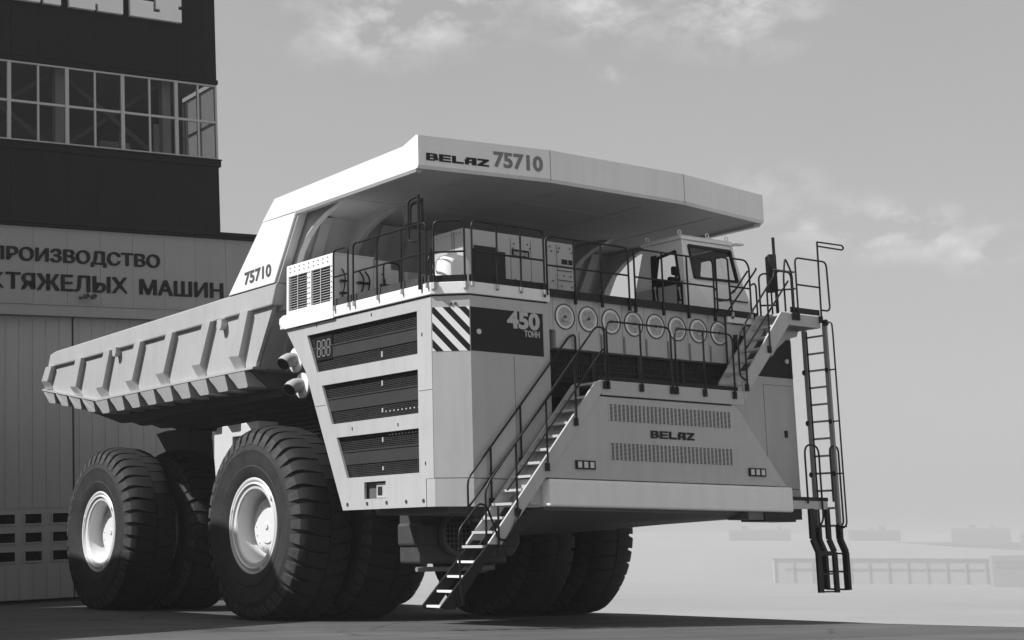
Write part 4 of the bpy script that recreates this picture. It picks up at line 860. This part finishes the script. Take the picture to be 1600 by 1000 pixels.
for x, yf_ in ((-4.75, -6.45), (-1.84, -6.91), (1.84, -6.91), (4.75, -6.45)):
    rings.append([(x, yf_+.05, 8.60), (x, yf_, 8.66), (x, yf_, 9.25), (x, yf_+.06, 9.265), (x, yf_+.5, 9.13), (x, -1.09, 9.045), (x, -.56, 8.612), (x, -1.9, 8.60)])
can.loft(rings); can = can.build('canopy', [WP, 'under_grey'], body)
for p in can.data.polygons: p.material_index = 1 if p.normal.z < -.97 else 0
for s in (-1, 1):
    m = MB(); m.hexa([(s*4.748, -6.36, 8.598), (s*4.748, -1.95, 8.598), (s*4.56, -1.95, 8.598), (s*4.56, -6.33, 8.598), (s*4.73, -6.34, 8.54), (s*4.73, -1.97, 8.54), (s*4.60, -1.97, 8.54), (s*4.60, -6.3, 8.54)]); m.build('edge_flange', YG, body)
m = MB(); m.box(-1.845, -1.835, -6.914, -6.905, 8.63, 9.25); m.box(1.835, 1.845, -6.914, -6.905, 8.63, 9.25); fold(can, m, 'frame_grey')
m = MB()
for x in (-3.3, -1.2, 1.2, 3.3): m.box(x-.012, x+.012, -6.3, -2.0, 8.592, 8.602)
for y in (-5.2, -3.6): m.box(-4.55, 4.55, y-.012, y+.012, 8.593, 8.603)
fold(can, m, 'under_grey')
rt = Vector((2.91, -.46, 0)).normalized(); a0 = Vector((-4.75, -6.45, 0))
slab_word('BELAZ', a0+rt*.17+Vector((0, 0, 8.765)), rt, Z_, 1.375, .145, .10).build('lettering', 'black_paint', body)
text_mb('75710', a0+rt*1.65+Vector((0, 0, 8.775)), rt, Z_, 1.12, .325, .006, .035).build('lettering', 'letter_mid', body)
# ---------------------------------------------------------------- exhausts
for y, z in ((-1.52, 5.45), (-1.78, 4.88)):
    e = MB(); e.lathe([(0, 0), (.27, 0), (.27, -.05), (.20, -.07), (.16, -.07)], (-4.42, y, z), 'x', 28)
    path = [(-4.44, y, z), (-4.55, y, z), (-4.64, y-.005, z-.015), (-4.73, y-.02, z-.06), (-4.80, y-.045, z-.12)]
    e.m = 2; e.tube(path, .155, 20); e.m = 1
    d = (Vector(path[4])-Vector(path[3])).normalized(); e.tube([Vector(path[4])+d*.001, Vector(path[4])+d*.004], .142, 20)
    e.build('exhaust_pipe', [WP, 'hole_black', 'exhaust_grey'], truck, smooth=50)
# ---------------------------------------------------------------- wheels
def tyre_mesh():
    m = MB(); m.m = 0
    prof = [(.985, -.52), (1.02, -.60), (1.10, -.65), (1.25, -.695), (1.28, -.70), (1.30, -.69), (1.50, -.718), (1.60, -.722), (1.63, -.73), (1.66, -.72), (1.76, -.70), (1.85, -.655), (1.93, -.59), (2.0, -.48), (2.05, -.3), (2.06, 0)]
    m.lathe(prof+[(r, -h) for r, h in prof[-2::-1]], (0, 0, 0), 'x', 84, False)
    N = 40; pitch = 2*math.pi/N; rnd = random.Random(5)
    for s in (-1, 1):
        for k in range(N):
            th0 = k*pitch+(0 if s < 0 else pitch*.5); jit = rnd.uniform(-.004, .004)
            # stations across the tread: (x, outer radius, centre angle offset, half width in pitches, inner x, inner radius)
            S = [(.012, 2.185, .22, .484, .012, 2.05), (.20, 2.182, .20, .470, .20, 2.04), (.35, 2.165, .13, .435, .35, 2.02), (.48, 2.128, .05, .40, .48, 1.98), (.575, 2.07, .01, .37, .555, 1.94), (.63, 2.00, 0, .355, .58, 1.90),
                 (.668, 1.925, 0, .345, .60, 1.86), (.692, 1.84, 0, .335, .64, 1.80), (.715, 1.745, 0, .30, .68, 1.735)]
            rings = []
            for x, r, off, hw, xi, ri in S:
                a = th0+off*pitch; w = hw*pitch
                def q(rr, xx, t): return (s*xx, rr*math.cos(t), rr*math.sin(t))
                rings.append([q(r+jit, x, a-w*.95), q(r+jit, x, a+w*.95), q(ri, xi, a+w), q(ri, xi, a-w)])
            m.m = 1; m.loft(rings[:6]); m.m = 2; m.loft(rings[5:])
    out = []
    for x, y, z in m.v:     # loaded tyre: flat where it stands, sidewalls pushed out a little
        if z < -1.55:
            t = min(1, (-1.55-z)/.63); x *= 1+.05*t*(1 if abs(x) > .4 else .3)
            z = -1.55-.44*(1-(1-t)**1.6) if t < 1 else -1.99
        out.append((x, y, max(z, -1.99)))
    m.v = out; return m
def rim_mesh():
    m = MB(); m.m = 0
    m.lathe([(.96, -.50), (1.035, -.56), (1.045, -.60), (1.02, -.625), (.985, -.62), (.975, -.585), (.945, -.58), (.935, -.615), (.90, -.62), (.885, -.585), (.80, -.57), (.775, -.54), (.765, -.20), (.74, -.16), (.74, .10), (.60, .12)], (0, 0, 0), 'x', 56, False)
    m.lathe([(.60, .12), (.60, -.20), (.585, -.225), (.38, -.228), (.365, -.255), (.07, -.258), (.065, -.285), (0, -.287)], (0, 0, 0), 'x', 40, False)
    for k in range(16):
        a = 2*math.pi*k/16; m.lathe([(0, -.22), (.02, -.22), (.02, -.245), (0, -.245)], (0, .49*math.cos(a), .49*math.sin(a)), 'x', 6)
    for a in (.4, 2.5, 4.3): m.box(-.64, -.6, .965*math.cos(a)-.02, .965*math.cos(a)+.02, .965*math.sin(a)-.04, .965*math.sin(a)+.04)
    m.lathe([(.96, .5), (1.03, .56), (1.03, .60), (.90, .58), (.78, .4), (.76, .1)], (0, 0, 0), 'x', 40, False)
    return m
wh = node('wheel', truck)
tyre_mesh().build('tyre', ['rubber', 'rubber_tread', 'rubber_dusty'], wh, smooth=32); rim_mesh().build('rim', 'rim_white', wh, smooth=35)
first = True
for y in (0, 8.0):
    for x, rz, ang in ((-4.0, 0, .3), (-2.2, 0, 1.1), (4.0, math.pi, .7), (2.2, math.pi, 2.0)):
        w = wh if first else copy_tree(wh, truck); first = False
        w.location = (x, y, 1.99 if y < 1 else 1.97); w.rotation_euler = (0, 0, rz)
# ---------------------------------------------------------------- chassis
m = MB()
for x in (-1.35, 1.35): m.box(x-.28, x+.28, -5.5, 9.4, 2.7, 3.9)
for y in (-4.5, -2.2, 3.4, 6.2, 9.0): m.box(-1.07, 1.07, y-.3, y+.3, 2.8, 3.7)
m.prism([(8.2, 3.9), (9.6, 3.9), (9.9, 4.4), (9.5, 5.0), (8.6, 4.95), (8.3, 4.5)], 'x', -1.6, -1.1); m.prism([(8.2, 3.9), (9.6, 3.9), (9.9, 4.4), (9.5, 5.0), (8.6, 4.95), (8.3, 4.5)], 'x', 1.1, 1.6)
m.build('frame', 'frame_grey', truck, bevel=.03)
for y in (0, 8.0):
    m = MB(); m.lathe([(0, -3.0), (.55, -3.0), (.62, -1.4), (.75, -.9), (.75, .9), (.62, 1.4), (.55, 3.0), (0, 3.0)], (0, y, 1.98), 'x', 28); m.box(-1.0, 1.0, y-.9, y+.9, 1.9, 3.0); m.build('axle', 'frame_grey', truck, smooth=40)
m = MB(); m.prism([(2.12, 2.3), (2.12, 4.06), (.95, 4.06), (.95, 4.36), (2.85, 4.34), (3.02, 4.15), (3.0, 3.6), (2.75, 2.3)], 'x', -3.95, -3.4); m.build('fuel_tank', 'white_dull', truck, bevel=.02)
m = MB(); m.prism([(8.9, 4.75), (9.6, 4.7), (8.9, 4.1), (8.5, 3.3), (7.8, 3.3), (7.6, 4.7)], 'x', -2.2, -1.5); m.build('hinge_bracket', 'frame_grey', truck)
m = MB(); m.loft([[(-3.1, -7.85, 2.21), (3.1, -7.85, 2.21), (3.1, -7.85, 2.16), (-3.1, -7.85, 2.16)], [(-2.6, -6.6, 2.2), (2.4, -6.6, 2.2), (1.1, -6.6, 1.98), (-2.4, -6.6, 1.90)], [(-2.2, -5.5, 2.2), (2.3, -5.5, 2.2), (.25, -5.5, 1.86), (-1.95, -5.5, 1.74)], [(-2.0, -4.2, 2.2), (2.3, -4.2, 2.2), (.9, -4.2, 1.92), (-1.7, -4.2, 1.80)]]); m.build('belly_pan', 'frame_grey', truck)
m = MB(); m.box(-4.7, 4.7, -6.9, -4.0, 2.26, 2.32); m.box(-4.45, -2.5, -6.8, -4.6, 2.12, 2.255); m.build('floor_pan', 'frame_grey', truck)
m = MB(); m.box(1.93, 2.36, -8.05, -7.5, 2.06, 2.214); m.m = 1; m.box(2.362, 3.26, -8.07, -7.45, 2.03, 2.214); m.tube([(3.26, -7.9, 2.10), (3.34, -7.9, 2.12), (3.40, -7.9, 2.08)], .025, 8); m.build('tow_hitch', ['frame_grey', 'black_steel'], truck, bevel=.02)
m = MB(); m.box(-3.0, -.75, -3.9, -3.2, 1.20, 2.25); m.box(-3.05, -2.6, -4.0, -3.2, 1.55, 2.0); m.prism([(-1.5, 1.3), (-.75, 1.35), (-.55, 1.6), (-.55, 2.2), (-1.5, 2.2)], 'y', -4.1, -3.9); m.build('suspension_housing', 'housing_dark', truck, bevel=.05)
m = MB(); m.lathe([(.36, 0), (.44, 0), (.44, -.14), (.36, -.14), (.36, 0)], (-2.12, -3.95, 1.80), 'y', 32, False); m.m = 1; m.lathe([(.36, -.04), (0, -.04)], (-2.12, -3.95, 1.80), 'y', 32, False); m.m = 0
for k in range(-3, 4): h = math.sqrt(max(.02, .36**2-(k*.1)**2)); m.box(-2.12+k*.1-.012, -2.12+k*.1+.012, -4.04, -4.015, 1.80-h, 1.80+h); m.box(-2.12-h, -2.12+h, -4.05, -4.03, 1.80+k*.1-.012, 1.80+k*.1+.012)
m.build('cooling_fan', ['frame_grey', 'hole_black'], truck)
m = MB(); m.tube([(-3.15, -4.0, 1.09), (-1.2, -4.0, 1.12)], .05, 10); m.build('steering_rod', 'frame_light', truck)
m = MB(); m.tube([(-2.55, -5.2, 2.2), (-2.55, -5.2, 2.02)], .04, 8); m.lathe([(0, 0), (.1, 0), (.1, -.05), (0, -.05)], (-2.55, -5.2, 2.06), 'z', 12); m.build('drain_valve', 'frame_light', truck)
# ================================================================== AIR
def haze():
    mb = MB(); mb.box(-160, 6100, -1200, 6100, -31, 60); o = mb.build('haze', 'terrain'); o['kind'] = 'stuff'; o['label'] = 'thin pale haze over the town and apron'; o['category'] = 'haze'
    m = bpy.data.materials.new('haze_air'); m.use_nodes = True; nt = m.node_tree; nt.nodes.clear()
    out = nd(nt, 'ShaderNodeOutputMaterial'); v = nd(nt, 'ShaderNodeVolumePrincipled'); v.inputs['Color'].default_value = (.9, .9, .9, 1); v.inputs['Density'].default_value = HAZE; v.inputs['Anisotropy'].default_value = 0.0
    nt.links.new(v.outputs[0], out.inputs['Volume']); o.data.materials.clear(); o.data.materials.append(m)
HAZE = 0.00048
haze()
